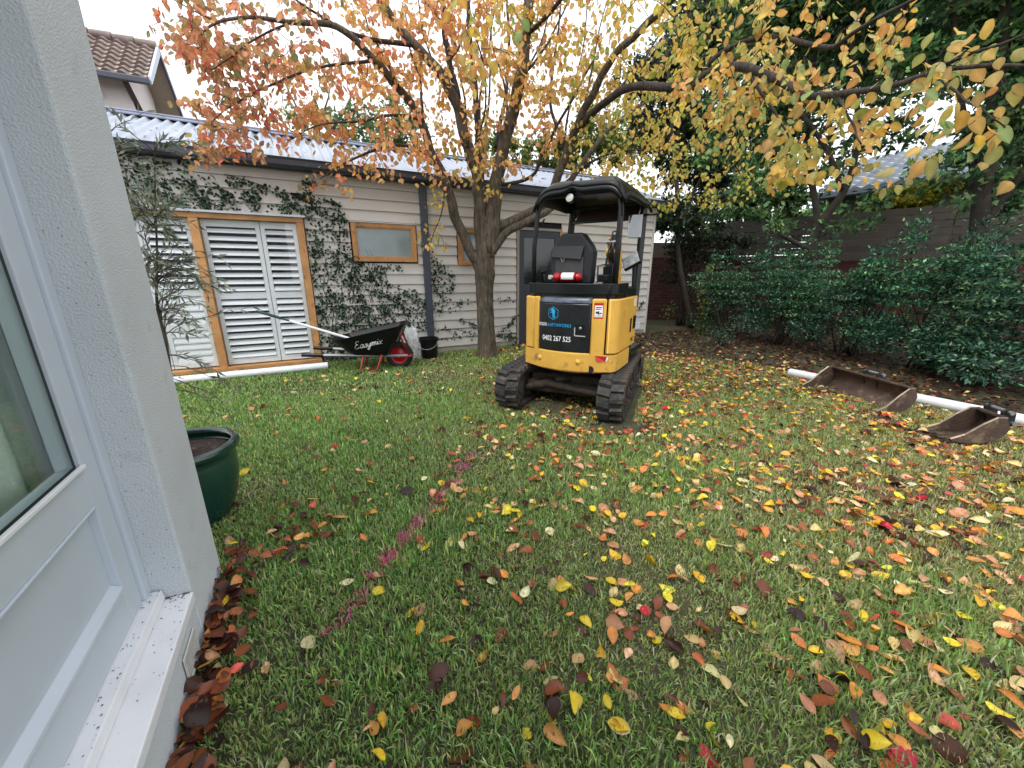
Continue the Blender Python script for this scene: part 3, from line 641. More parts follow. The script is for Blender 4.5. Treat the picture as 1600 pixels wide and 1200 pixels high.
# ------------------------------------------------------------------ pot with olive tree
POT = np.array([-1.825, 1.93, 0])
def pot():
    r = thing('plant_pot', 'large dark green glazed pot standing just past the house corner', 'plant pot', tuple(POT))
    pr = [(.0, .0), (.17, .0), (.185, .02), (.225, .12), (.25, .25), (.252, .36), (.243, .385), (.25, .392), (.268, .4), (.279, .418), (.277, .438), (.262, .452), (.245, .45), (.236, .436), (.23, .38), (.0, .37)]
    m = MB(); m.lathe(pr[:-2], 48); m.build('bowl', M_pot, r, smooth='all')
    m = MB(); m.grid(lambda u, t: (u * .233 * math.cos(t), u * .233 * math.sin(t), .385 + .012 * math.sin(u * 9 + 3 * t) * (1 - u) + random.uniform(0, .006)), [0, .2, .4, .6, .8, 1], list(np.linspace(0, 2 * math.pi, 40)))
    m.build('soil', M_mulch, r)
pot()
def olive():
    r = thing('olive_tree', 'slender grey green olive sapling growing in the green pot', 'tree', tuple(POT + [0, 0, .39]))
    b0 = POT + [0.02, 0, .38]; stems = MB(); tips = []
    trunk = smoothpath([(*b0, .010), (-1.80, 1.95, .7, .009), (-1.765, 1.95, 1.0, .008), (-1.77, 1.96, 1.2, .0065), (-1.69, 1.94, 1.45, .0045), (-1.67, 1.98, 1.7, .003), (-1.60, 1.96, 1.92, .0015)], 5)
    trunk2 = smoothpath([(*(b0 + [.03, .02, 0]), .009), (-1.83, 1.97, .8, .008), (-1.80, 1.97, 1.1, .007), (-1.84, 1.97, 1.4, .005), (-1.80, 1.97, 1.7, .003), (-1.83, 1.97, 1.9, .002)], 5)
    stems.tube(trunk[:, :3], trunk[:, 3], 7); stems.tube(trunk2[:, :3], trunk2[:, 3], 7); stems.build('trunk', M_bark, r, smooth='all', world=True)
    br = MB(); P = []; D = []
    for i in range(130):
        T = trunk if i % 3 else trunk2; j = int(rng.choice([11, 13, 14, 17, 18, 19, 22, 23, len(T) - 2]))
        if i > 117: T = trunk; j = int(rng.integers(6, 10))
        p = T[j, :3].copy(); a = rng.uniform(0, 2 * math.pi)
        d = np.array([math.cos(a), math.sin(a) * .8, rng.uniform(.5, 1.5)]); 
        if i > 117: d = np.array([math.cos(a) * 1.2, math.sin(a), rng.uniform(-.5, .2)])
        d = norm(d); ln = rng.uniform(.16, .44) * (1.15 if j < 15 else .8); pts = [p.copy()]
        for q in range(9):
            d = norm(d + rng.normal(0, .2, 3) + np.array([0, 0, -.15])); p = p + d * ln / 9; pts.append(p.copy())
            if q > 0:
                for s in (-1, 1):
                    side = norm(np.cross(d, rng.normal(0, 1, 3))); P.append(p.copy()); D.append(norm(d * .9 + side * .7))
        br.tube(pts, np.linspace(.0024, .0008, 10), 5)
    br.build('branch', M_twig, r, world=True)
    P = np.array(P); D = np.array(D); n = len(P)
    V = leaf_arrays(P, D, rng.normal(0, 1, (n, 3)) + np.array([0, 0, .6]), rng.uniform(.036, .064, n), np.full(n, .22), rng.uniform(.1, .4, n), rng.uniform(-.2, .3, n), hi=False)
    C = pick([(138, 148, 126), (164, 172, 152), (112, 124, 102), (190, 196, 178), (126, 112, 90)], n, [4, 3, 3, 1.5, .6], jit=.15)
    o = link('foliage', mesh_from_leaves('foliage', [V], [C], ML_green), r, True); o['kind'] = 'stuff'
olive()

# ------------------------------------------------------------------ wheelbarrow, shovel, bucket, bag
WBA = R_(10); WB0 = np.array([-1.66, 5.60, 0])
def barrow():
    r = thing('wheelbarrow', 'black wheelbarrow with galvanised handles parked by the ivy on the shed wall', 'wheelbarrow', tuple(WB0), WBA)
    # tray: loft between bottom and rim rectangles (local x towards the wheel)
    def ring(x0, x1, w, z0, z1, rad, n=6):
        pts = []
        for cx, cy, a0 in ((x1 - rad, w - rad, 0), (x0 + rad, w - rad, 90), (x0 + rad, -w + rad, 180), (x1 - rad, -w + rad, 270)):
            for k in range(n):
                a = R_(a0 + 90 * k / (n - 1)); x = cx + rad * math.cos(a); y = cy + rad * math.sin(a)
                pts.append((x, y, z0 + (z1 - z0) * (x - x0) / (x1 - x0)))
        return pts
    rings = [ring(-.60, -.14, .17, .23, .235, .06), ring(-.64, -.10, .20, .25, .28, .08), ring(-.85, .12, .31, .46, .66, .13), ring(-.865, .135, .325, .463, .67, .14), ring(-.865, .135, .325, .448, .655, .14)]
    m = MB(); n = len(rings[0]); v = [p for q in rings for p in q]; f = [tuple(range(n))]
    for i in range(len(rings) - 1):
        for k in range(n): f.append((i * n + k, i * n + (k + 1) % n, (i + 1) * n + (k + 1) % n, (i + 1) * n + k))
    m.add(v, f); m.build('tray', M_blackp, r, smooth=True, solid=.007)
    for s in (-1, 1):
        m = MB(); yy = lambda x: s * (.09 + .16 * min(1, max(0, (.02 - x) / 1.0)) * 1.0)
        pts = [(x, yy(x), .195 + .10 * max(0, -x) / 1.3) for x in (.16, -.1, -.5, -.8, -1.0)]
        m.tube(pts, .024, 4); m.build('handle_rail', M_galv, r, bevel=.003)
        h = MB(); h.tube([(-.98, yy(-.98), .27), (-1.02, yy(-1.0), .273), (-1.25, yy(-1.1) + s * .01, .288)], [.03, .026, .025], 10); h.tube([(-.99, yy(-1.), .271), (-1.005, yy(-1.), .272)], .036, 10)
        h.build('grip', M_blackp, r, smooth=True)
        m = MB(); y = s * .2
        m.tube([(-.47, y, .24), (-.53, y * 1.15, .02), (-.42, y * 1.18, .005), (-.30, y * 1.15, .03), (-.22, y, .24)], .013, 8); m.build('leg', M_redf, r, smooth='all')
        m = MB(); m.tube([(.15, s * .1, .2), (.06, s * .19, .46), (.04, s * .22, .60)], .014, 8); m.build('front_brace', M_redf, r, smooth='all')
    MB().tube([(-.40, -.2, .03), (-.40, .2, .03)], .011, 8).build('leg_brace', M_redf, r); MB().box(.12, .19, -.13, .13, .18, .21).build('nose_guard', M_redf, r, bevel=.006)
    Mw = Matrix.Translation((0, 0, .195)) @ Matrix.Rotation(R_(90), 4, 'X')
    w = MB().lathe([(.118, -.035), (.15, -.045), (.18, -.04), (.193, -.02), (.195, 0), (.193, .02), (.18, .04), (.15, .045), (.118, .035)], 36, Mw).build('wheel', M_tyre, r, smooth='all')
    m = MB().lathe([(.02, -.04), (.05, -.03), (.09, -.012), (.11, -.036), (.122, -.04), (.122, .04), (.11, .036), (.09, .012), (.05, .03), (.02, .04)], 30, Mw, True); m.build('rim', M_red, w, smooth=True)
    MB().cyl((0, -.12, .195), (0, .12, .195), .012).build('axle', M_galv, w)
    # brand lettering, hand-drawn script strokes on the near side of the tray
    strokes = {'E': ([[(.55, .95), (.3, 1.02), (.12, .85), (.3, .62), (.42, .58), (.2, .55), (.02, .3), (.15, .03), (.4, .02), (.66, .2)]], .72), 'a': ([[(.4, .42), (.2, .48), (.05, .25), (.15, .02), (.35, .12), (.45, .45), (.42, .1), (.55, .02), (.66, .15)]], .58),
               's': ([[(.0, .1), (.25, .48), (.3, .3), (.34, .1), (.2, .0), (.08, .08), (.3, .02), (.5, .15)]], .46), 'y': ([[(.02, .42), (.08, .1), (.25, .05), (.42, .45), (.36, -.1), (.2, -.42), (.05, -.3), (.25, -.05), (.58, .15)]], .54),
               'm': ([[(.02, .0), (.06, .42), (.16, .45), (.2, .02), (.24, .36), (.38, .46), (.4, .02), (.46, .36), (.6, .46), (.62, .08), (.78, .12)]], .74), 'i': ([[(.02, .1), (.12, .45), (.12, .08), (.28, .12)], [(.16, .66), (.19, .70)]], .27),
               'x': ([[(.02, .42), (.15, .4), (.3, .05), (.5, .06)], [(.46, .46), (.25, .25), (.02, .02)]], .5)}
    def side(x, z): # tray near side: from (z .25,y .2) to (z .56,y .31)
        zb, zt = .28, .46 + (.2 * (x + .85) / .97); return -(.2 + .11 * (z - zb) / max(.1, zt - zb)) - .0075
    m = MB(); cx = 0.0; sc_ = .098
    for ch in 'Easymix':
        st, adv = strokes[ch]
        for q in st:
            p = smoothpath([(a, b, 0, 0) for a, b in q], 5)[:, :2]; pts = []
            for a, b in p:
                lx = -.565 + (cx + a + b * .16) * sc_; lz = .335 + b * sc_ * 1.1 + .1 * (cx + a) * sc_ * 2; pts.append((lx, side(lx, lz), lz))
            m.tube(pts, .0058, 5, flat=.4)
        cx += adv
    m.build('lettering', M_wdecal, r, smooth='all')
barrow()
def to_wb(x, y, z): c, s = math.cos(WBA), math.sin(WBA); return (WB0[0] + x * c - y * s, WB0[1] + x * s + y * c, z)
def shovel():
    a = np.array(to_wb(-1.78, -.10, .87)); b = np.array(to_wb(-.15, -.02, .275)); q = lambda t: tuple(a + (b - a) * t)
    r = thing('shovel', 'shovel with white shaft and green grip leaning out of the wheelbarrow', 'shovel', q(1))
    MB().tube([q(.235), q(.24), q(.8)], [.016, .0185, .0185], 12).build('shaft', M_white, r, smooth=True, world=True)
    MB().tube([q(0), q(.01), q(.17), q(.175)], [.012, .02, .0185, .014], 12).tube([q(.165), q(.245)], .012, 10).build('grip', M_ggrip, r, smooth=True, world=True)
    d = norm(b - a); sdv = np.array(to_wb(0, 1, 0)) - np.array(to_wb(0, 0, 0)); up = np.cross(d, sdv)
    m = MB(); m.grid(lambda u, w: tuple(np.array(q(.79)) + d * u * .3 + sdv * w * (.1 if u < .75 else .1 * (1 - (u - .75) * 2.6)) - up * .022 * w * w), [0, .25, .5, .75, 1], [-1, -.5, 0, .5, 1])
    m.build('blade', M_rust, r, smooth='all', solid=.003, world=True)
shovel()
def bucket():
    p = gnd(671, 559); r = thing('bucket', 'black plastic bucket under the charcoal downpipe', 'bucket', tuple(p))
    MB().lathe([(.0, .004), (.125, .0), (.13, .01), (.152, .28), (.165, .282), (.165, .30), (.168, .305), (.168, .335), (.158, .337), (.155, .31), (.128, .02), (.0, .02)], 32).build('pail', M_blackp, r, smooth=True)
    pts = [(.17 * math.cos(t), -.165 * math.sin(t) * .55 - .09, .30 - .13 * math.sin(t)) for t in np.linspace(0, math.pi, 14)]
    MB().tube(pts, .0035, 6).build('handle', M_galv, r)
bucket()
def bag():
    p = gnd(645, 560); 
    m = bpy.data.materials.new('clear_film'); m.use_nodes = True; n = m.node_tree.nodes; l = m.node_tree.links; b = n['Principled BSDF']
    b.inputs['Base Color'].default_value = (.8, .83, .86, 1); b.inputs['Roughness'].default_value = .18; b.inputs['Specular IOR Level'].default_value = .9
    t = n.new('ShaderNodeBsdfTransparent'); mx = n.new('ShaderNodeMixShader'); nz = n.new('ShaderNodeTexNoise'); nz.inputs['Scale'].default_value = 9; rp = n.new('ShaderNodeMapRange'); rp.inputs[1].default_value = .3; rp.inputs[2].default_value = .7; rp.inputs[3].default_value = .3; rp.inputs[4].default_value = .85
    l.new(nz.outputs['Fac'], rp.inputs[0]); l.new(rp.outputs[0], mx.inputs[0]); l.new(t.outputs[0], mx.inputs[1]); l.new(b.outputs[0], mx.inputs[2]); l.new(mx.outputs[0], n['Material Output'].inputs['Surface'])
    r = MB(); K = 34
    rs = np.random.default_rng(3); ph = rs.uniform(0, 6, (14, 2))
    def fn(u, t):
        base = .16 * (1 - .55 * u ** 1.7) * (1 - .25 * (1 - u) ** 3)
        w = sum(math.sin((k + 2) * t + ph[k, 0] + 4 * u * math.sin(ph[k, 1])) / (k + 3) for k in range(14)) * .045
        rr = max(.02, base + w * (1 if u < .9 else .5)); return (rr * 1.1 * math.cos(t), rr * .75 * math.sin(t), u * .52 + .02 * math.sin(5 * t + 7 * u))
    r.grid(fn, list(np.linspace(0, 1, 20)), list(np.linspace(0, 2 * math.pi, K)))
    o = r.build('plastic_bag', m, smooth=False); o.location = tuple(p); tag(o, 'crumpled clear plastic bag between the wheelbarrow wheel and black bucket', 'bag')
bag()

# ------------------------------------------------------------------ mini excavator
def excavator():
    r = thing('mini_excavator', 'yellow and black mini excavator with canopy parked on the lawn', 'excavator', (EX0[0], EX0[1], 0), EXA)
    # --- tracks
    def loop(n):                      # stadium path of the belt in (y, z), with tangent angle
        L1, Rr = .60, .19; per = 4 * L1 + 2 * math.pi * Rr; out = []
        for i in range(n):
            d = per * i / n
            if d < 2 * L1: out.append((-L1 + d, .03 + 2 * Rr, 0))
            elif d < 2 * L1 + math.pi * Rr: a = (d - 2 * L1) / Rr; out.append((L1 + Rr * math.sin(a), .03 + Rr + Rr * math.cos(a), -a))
            elif d < 4 * L1 + math.pi * Rr: e = d - 2 * L1 - math.pi * Rr; out.append((L1 - e, .03, -math.pi))
            else: a = (d - 4 * L1 - math.pi * Rr) / Rr; out.append((-L1 - Rr * math.sin(a), .03 + Rr - Rr * math.cos(a), -math.pi - a))
        return out
    lug = MB()                        # two staggered bars of one tread row
    for sx, off in ((-1, -.018), (1, .018)):
        x0, x1 = (.004, .118) if sx > 0 else (-.118, -.004)
        lug.add([(x0, off - .026, 0), (x1, off - .03 + .012 * sx, 0), (x1, off + .03 + .012 * sx, 0), (x0, off + .026, 0), (x0, off - .016, .03), (x1, off - .019 + .012 * sx, .03), (x1, off + .019 + .012 * sx, .03), (x0, off + .016, .03)],
                [(3, 2, 1, 0), (4, 5, 6, 7), (0, 1, 5, 4), (1, 2, 6, 5), (2, 3, 7, 6), (3, 0, 4, 7)])
    lug_me = lug.mesh('tread_lug'); lug_me.materials.append(M_track)
    for s in (-1, 1):
        cx = s * .525; P = loop(72); m = MB(); n = len(P); v = []; f = []
        for y, z, a in P:
            ny, nz = -math.sin(a) * -1, math.cos(a); ny = -math.sin(a) * -1
            nrm = (math.sin(-a), math.cos(-a))
            for xx, dd in ((-.125, 0), (.125, 0), (.125, -.028), (-.125, -.028)): v.append((cx + xx, y + nrm[0] * dd, z + nrm[1] * dd))
        for i in range(n):
            j = (i + 1) % n
            for k in range(4): f.append((i * 4 + k, i * 4 + (k + 1) % 4, j * 4 + (k + 1) % 4, j * 4 + k))
        tr = MB().add(v, f).build('track', M_track, r, smooth=True)
        for y, z, a in loop(38):
            o = link('tread_lug', lug_me, tr); o.location = (cx, y, z); o.rotation_euler = (a, 0, 0)
        fr = MB(); fr.box(cx - .06, cx + .06, -.52, .52, .12, .28); fr.build('track_frame', M_mud, r, bevel=.02)
        for y, rad, nm in ((-.60, .15, 'sprocket'), (.60, .15, 'idler_wheel'), (-.3, .07, 'roller'), (0, .07, 'roller'), (.3, .07, 'roller')):
            zc = .22 if rad > .1 else .12
            w = MB(); w.cyl((cx - .085, y, zc), (cx + .085, y, zc), rad, 24); w.cyl((cx - .1, y, zc), (cx + .1, y, zc), rad * .45, 16)
            w.build(nm, M_mud, r, smooth=True, bevel=.01)
    und0 = len(r.children)
    m = MB(); m.box(-.42, .42, -.34, .34, .17, .33); m.box(-.46, .46, -.42, -.22, .14, .26); m.box(-.46, .46, .22, .42, .14, .26); m.build('undercarriage', M_mud, r, bevel=.03)
    m = MB(); m.tube([(-.42, -.5, .2), (-.2, -.42, .25), (.15, -.46, .22), (.42, -.5, .2)], [.035, .045, .03, .035], 10); m.tube([(-.1, -.45, .3), (.05, -.3, .3)], .03); m.build('hydraulic_hose', M_mud, r, smooth='all')
    MB().cyl((0, 0, .33), (0, 0, .44), .3, 32).build('slew_ring', M_steel, r, smooth=True)
    m = MB(); m.prism([(.98, .03), (1.06, .02), (1.03, .16), (1.08, .30), (1.03, .30), (.97, .18)], 'x', -.66, .66); bl = m.build('dozer_blade', M_mud, r, bevel=.005)
    m = MB()
    for s in (-1, 1): m.tube([(s * .33, .35, .22), (s * .36, 1.0, .16)], .04, 6)
    m.build('blade_arm', M_mud, bl)
    for o in r.children:
        o.rotation_euler = (0, 0, R_(7)); o.location = (-.075, -.03, 0)
    # --- house of the machine: plan outline from the left side round the tail to the right side
    def oy(x): return -.66 + .68 * x * x
    def arc(x0, x1, n=14): return [(x, oy(x)) for x in np.linspace(x0, x1, n)]
    def corner(s):                    # from (s*.425, tail) round to the side x = s*.505
        a = [(s * .425, oy(.425))]; y1 = oy(.425)
        for t in np.linspace(.1, 1, 8): a.append((s * (.425 + .08 * math.sin(t * math.pi / 2)), y1 + .12 * (1 - math.cos(t * math.pi / 2))))
        return a
    cr = corner(1); cl = [p for p in reversed(corner(-1))]
    full = [(-.505, .25), (-.505, -.2)] + cl + arc(-.41, .41, 20) + cr + [(.505, -.2), (.505, .25)]
    inner = lambda L, d: [(x * (1 - d / .5), y + d * .8 if y < 0 else y) for x, y in L]
    MB().prism(inner(full, .045) + [(.3, .62), (-.3, .62)], 'z', .45, 1.04).build('chassis', M_steel, r)
    # lower counterweight
    m = MB(); low = [(-.507, -.02), (-.507, -.2)] + cl + arc(-.41, .41, 22) + cr + [(.507, -.2), (.507, -.02)]
    m.shell(low, .455, .615, .08); m.prism(inner(low, .03), 'z', .45, .5); cw = m.build('counterweight', M_yellow_low, r, smooth=True, bevel=.014)
    low2 = [(-.46, -.25)] + [(x * .93, y + .03) for x, y in cl + arc(-.41, .41, 22) + cr] + [(.46, -.25)]
    MB().shell(low2, .435, .456, .05).build('counterweight_foot', M_yellow, cw, bevel=.006)
    # upper covers with real gaps between them
    MB().shell([(-.5, .24), (-.5, -.2)] + [(x * .99, y + .004) for x, y in cl] + [(-.352, oy(.352) + .003)], .623, 1.135, .03).build('left_cover', M_yellow, r, smooth=True, bevel=.012)
    MB().shell(arc(-.344, -.276, 5), .60, 1.138, .035).build('left_pillar', M_yellow, r, smooth=True, bevel=.012)
    MB().shell(arc(-.2755, .2755, 14), .595, .632, .036).build('tail_lip', M_yellow, r, smooth=True, bevel=.01)
    MB().shell(arc(.276, .40, 6), .60, 1.13, .035).build('right_pillar', M_yellow, r, smooth=True, bevel=.014)
    side = [(x * .995, y + .003) for x, y in cr] + [(.503, -.2), (.503, .2)]
    MB().shell([(.412, oy(.412) + .004)] + side, .625, 1.128, .03).build('side_cover', M_yellow, r, smooth=True, bevel=.014)
    m = MB()
    for y in (-.30, -.25, -.20): m.box(.5035, .509, y - .018, y + .018, .66, 1.04)
    m.build('side_louvre', M_yellow, r, bevel=.004)
    MB().box(.5035, .511, -.06, -.02, .78, .92).build('side_latch', M_blackp, r, bevel=.004); MB().box(.5035, .51, .06, .16, .80, .93).build('side_vent', M_blackp, r, bevel=.004)
    v, f = text_shape('301.7', .06, .0008); M = Matrix.Translation((.5055, .07, .69)) @ Matrix.Rotation(R_(90), 4, 'Z') @ Matrix.Rotation(R_(90), 4, 'X')
    MB().add(v, f, M).build('side_number', M_kdecal, r)
    MB().box(.5035, .5045, .05, .13, 1.03, 1.11).build('side_decal', M_wdecal, r)
    # tail door: black, with sloped top
    door = MB().shell(arc(-.27, .27, 16), .637, 1.085, .03); d = door.build('tail_door', M_blackg, r, smooth=True, bevel=.01)
    m = MB(); L = arc(-.268, .268, 16); v = [(x, y + .002, 1.088) for x, y in L] + [(x * .97, y + .055, 1.137) for x, y in L] + [(x * .97, y + .13, 1.137) for x, y in L]; n = len(L)
    m.add(v, [(i, i + 1, n + i + 1, n + i) for i in range(n - 1)] + [(n + i, n + i + 1, 2 * n + i + 1, 2 * n + i) for i in range(n - 1)])
    m.build('door_top', pm('blue_grey_gloss', s2l(92, 98, 112), .28, var=.3, scale=8, spots=(s2l(40, 42, 48), 14, .55)), d, smooth=True, solid=.01)  # blue-grey with darker spots, paler than the door below
    def fit(shape, w, h):
        v, f = shape; xs = [p[0] for p in v]; ys = [p[1] for p in v]; a = w / (max(xs) - min(xs)); b = h / (max(ys) - min(ys)); mx_, my_ = (max(xs) + min(xs)) / 2, (max(ys) + min(ys)) / 2
        return [((x - mx_) * a, (y - my_) * b, z) for x, y, z in v], f
    def decal(shape, cx, cz, mat, name, par=d, off=.0022):
        v, f = shape; MB().add([(x + cx, oy(x + cx) - off - z, y + cz) for x, y, z in v], f).build(name, mat, par)
    decal(fit(text_shape('RIGID', .039, .0004, .0007, space=1.2), .092, .031), -.215, .882, M_wdecal, 'lettering'); decal(fit(text_shape('EARTHWORKS', .039, .0004, .0003, space=1.22), .25, .03), -.030, .882, M_bdecal, 'lettering')
    decal(fit(text_shape('0402 267 525', .062, .0004, .0007, space=1.05), .31, .05), -.06, .755, M_wdecal, 'phone_number')
    hexa = [(.062 * math.sin(k * math.pi / 3), .062 * math.cos(k * math.pi / 3), 0) for k in range(6)]; hexi = [(x * .92, y * .92, 0) for x, y, _ in hexa]
    decal((hexa + hexi, [(k, (k + 1) % 6, 6 + (k + 1) % 6, 6 + k) for k in range(6)]), -.095, .99, M_bdecal, 'emblem')
    horse = [(-.016, .046), (-.004, .05), (.004, .042), (.012, .034), (.02, .012), (.012, -.004), (.014, -.02), (.022, -.034), (.014, -.046), (.008, -.03), (.0, -.018), (.004, -.04), (-.006, -.05), (-.008, -.026), (-.012, -.006), (-.014, .008), (-.03, .004), (-.032, -.006), (-.036, .008), (-.022, .016), (-.014, .024), (-.028, .026), (-.034, .018), (-.036, .028), (-.022, .038)]
    decal(([(x, y, 0) for x, y in horse], [tuple(range(len(horse)))]), -.093, .99, M_bdecal, 'emblem')
    h = MB(); h.box(.135, .235, oy(.2) - .016, oy(.13) - .006, .80, .905); h.build('door_latch', M_blackp, d, bevel=.008)
    MB().lathe([(0, 0), (.016, 0), (.014, .007), (0, .009)], 16, Matrix.Translation((.188, oy(.19) - .0175, .865)) @ Matrix.Rotation(R_(90), 4, 'X')).build('lock', M_galv, d, smooth='all')
    m = MB(); m.box(.13, .137, oy(.13) - .012, oy(.13) - .002, .795, .87); m.box(.1375, .235, oy(.2) - .022, oy(.2) - .004, .79, .7985); m.build('latch_rim', M_ydecal, d)
    # warning sticker, bolts, reflector, tow hole
    def quad(x0, x1, z0, z1, mat, name, off, par=r): MB().add([(x0, oy(x0) - off, z0), (x1, oy(x1) - off, z0), (x1, oy(x1) - off, z1), (x0, oy(x0) - off, z1)], [(0, 1, 2, 3)]).build(name, mat, par)
    quad(.295, .372, .955, 1.095, M_red, 'warning_sticker', .0016); stk = r.children[-1]
    quad(.3, .367, .968, 1.072, M_wdecal, 'sticker_face', .0024, stk)
    m = MB()
    for (a, b, c, e) in ((.308, .36, 1.05, 1.058), (.308, .35, 1.036, 1.042), (.31, .33, 1.0, 1.018), (.33, .338, .99, 1.024), (.34, .36, .998, 1.008), (.308, .358, .978, .982)):
        m.add([(a, oy(a) - .003, c), (b, oy(b) - .003, c), (b, oy(b) - .003, e), (a, oy(a) - .003, e)], [(0, 1, 2, 3)])
    m.build('sticker_print', M_kdecal, stk)
    for x in (-.245, .17): MB().lathe([(0, .012), (.014, .012), (.018, .004), (.027, .002), (.03, 0)], 20, Matrix.Translation((x, oy(x) - .001, .545)) @ Matrix.Rotation(R_(90), 4, 'X')).build('bolt', M_yellow, r, smooth='all')
    x0, x1 = .325, .425
    MB().add([(x0, oy(x0) - .003, .612), (x1, oy(x1) - .003, .606), (x1 - .012, oy(x1 - .012) - .003, .56), (x0 + .025, oy(x0) - .002, .562)], [(0, 1, 2, 3)]).build('reflector', M_red, r, solid=.004)
    MB().add([(x1 + .001, oy(x1) - .003, .605), (x1 + .04, oy(x1) + .018, .575), (x1 + .035, oy(x1) + .014, .555), (x1 - .011, oy(x1) - .003, .56)], [(0, 1, 2, 3)]).build('reflector_end', M_wdecal, r, solid=.003)
    MB().cyl((.285, oy(.285) - .003, .478), (.285, oy(.285) + .05, .478), .036, 20).build('tow_hole_disc', M_dark_in, r)  # solid disc, its near-black colour stands for shade in the hole
    # --- black cowl and deck
    cow = [(-.46, .1), (-.47, -.2)] + [(x * .95, y + .02) for x, y in cl] + [(x, y + .02) for x, y in arc(-.40, .40, 18)] + [(x * .95, y + .02) for x, y in cr] + [(.47, -.2), (.47, -.1)]
    MB().shell(cow, 1.165, 1.262, .03).build('cowl', M_blackp, r, smooth=True, bevel=.012)
    cow2 = [(x * .93, y + .035) for x, y in cow]
    MB().shell(cow2, 1.1, 1.17, .02).build('cowl_skirt', M_blackp, r, smooth=True)
    MB().prism([(x * .9, y + .06) for x, y in cow] + [(.42, .5), (-.42, .5)], 'z', 1.04, 1.1).build('deck', M_blackp, r)
    m = MB(); m.box(-.5, .5, .1, .66, .50, .56); m.box(-.49, -.34, -.15, .35, 1.1, 1.22); m.box(.36, .46, -.1, .3, 1.1, 1.22); m.build('floor_plate', M_blackp, r, bevel=.02)
    # --- seat
    SXc = -.085
    m = MB(); po = [(-.215, 0), (-.228, .30), (-.2, .36), (-.105, .475), (.105, .475), (.2, .36), (.228, .30), (.215, 0)]
    m.prism([(SXc + a, 1.25 + b) for a, b in po], 'y', -.30, -.14); st = m.build('seat_back', M_vinyl, r, bevel=.02, seg=3)
    MB().add([(SXc - .19, -.306, 1.605), (SXc + .14, -.306, 1.6), (SXc + .12, -.335, 1.48), (SXc - .20, -.33, 1.505)], [(0, 1, 2, 3)]).build('document_flap', M_vinyl, st, solid=.008)
    MB().box(SXc - .16, SXc + .14, -.312, -.301, 1.29, 1.50).build('document_pouch', pm('pouch', (.05, .05, .052), .7), st, bevel=.004)
    MB().tube([(SXc - .09, -.335, 1.49), (SXc - .07, -.34, 1.455), (SXc - .05, -.335, 1.49)], .004, 6).build('buckle', M_galv, st)
    MB().box(SXc - .24, SXc + .24, -.13, .3, 1.1, 1.24).build('seat_cushion', M_vinyl, r, bevel=.03)
    for s in (-1, 1):
        m = MB(); m.box(SXc + s * .31 - .05, SXc + s * .31 + .05, -.22, .15, 1.27, 1.335); m.tube([(SXc + s * .31, .1, 1.33), (SXc + s * .31, .13, 1.46)], .015, 8); m.cyl((SXc + s * .31, .13, 1.46), (SXc + s * .31, .135, 1.55), .024, 10)
        m.build('joystick_console', M_blackp, r, bevel=.012, smooth=True)
    m = MB(); m.tube([(-.40, -.28, 1.26), (-.41, -.3, 1.36), (-.36, -.3, 1.38), (-.33, -.28, 1.3)], .014, 8); m.box(-.36, -.3, -.3, -.22, 1.26, 1.4); m.build('side_lever', M_blackp, r, smooth=True, bevel=.01)
    m = MB(); m.tube([(.2, -.28, 1.26), (.2, -.28, 1.42), (.26, -.26, 1.43)], .008, 6); m.build('lever', M_steel, r)
    # --- monitor on the right console
    m = MB(); m.box(-.095, .095, -.02, .02, -.075, .075, Matrix.Translation((.405, .2, 1.47)) @ Matrix.Rotation(R_(-28), 4, 'Y') @ Matrix.Rotation(R_(-35), 4, 'X')); mo = m.build('monitor', M_blackp, r, bevel=.01)
    MB().box(-.085, .085, -.024, -.021, -.066, .066, Matrix.Translation((.405, .2, 1.47)) @ Matrix.Rotation(R_(-28), 4, 'Y') @ Matrix.Rotation(R_(-35), 4, 'X')).build('screen', pm('screen_glare', s2l(190, 194, 196), .2, var=.3, scale=25), mo)
    MB().tube([(.44, .22, 1.22), (.43, .22, 1.42)], .02, 8).build('monitor_arm', M_blackp, mo)
    # --- canopy
    m = MB(); m.tube([(-.425, -.44, 1.2), (-.415, -.46, 1.6), (-.375, -.47, 1.9), (-.34, -.46, 2.01), (-.27, -.43, 2.07)], .023, 10); m.build('post', M_steel, r, smooth='all')
    m = MB(); m.tube([(.425, -.44, 1.2), (.435, -.455, 1.6), (.44, -.46, 1.88), (.42, -.45, 2.0), (.36, -.42, 2.08)], .027, 10); m.build('post', M_steel, r, smooth='all')
    m = MB(); m.tube([(-.40, .36, 1.05), (-.385, .38, 1.7), (-.36, .40, 2.08)], .045, 4); m.build('post', M_steel, r, bevel=.01)
    m = MB(); m.tube([(.44, .34, 1.0), (.445, .37, 1.7), (.44, .40, 2.06)], .042, 4); m.build('post', M_steel, r, bevel=.01)
    def roof(u, w):
        x = .045 + u * .435; y = -.52 + (w + 1) * .54
        dz = .17 * abs(u) ** 8 * (1 if w < .4 else 1 - (w - .4) * .6) + .06 * max(0, -w) ** 9 + .06 * max(0, w) ** 6
        notch = .022 * math.exp(-((u + .12) / .12) ** 2) * max(0, -w) ** 8
        rib = .012 * (1 if (.25 < abs(u) < .7 and abs(w) < .8) else 0)
        return (x * (1 + .02 * abs(u) ** 5), y, 2.135 - dz + rib + notch + .02 * (1 - w * w))
    m = MB(); m.grid(roof, list(np.linspace(-1, 1, 33)), list(np.linspace(-1, 1, 25))); ro = m.build('canopy_roof', M_blackp, r, smooth='all', solid=.025)
    m = MB(); us = list(np.linspace(-.93, .93, 28))
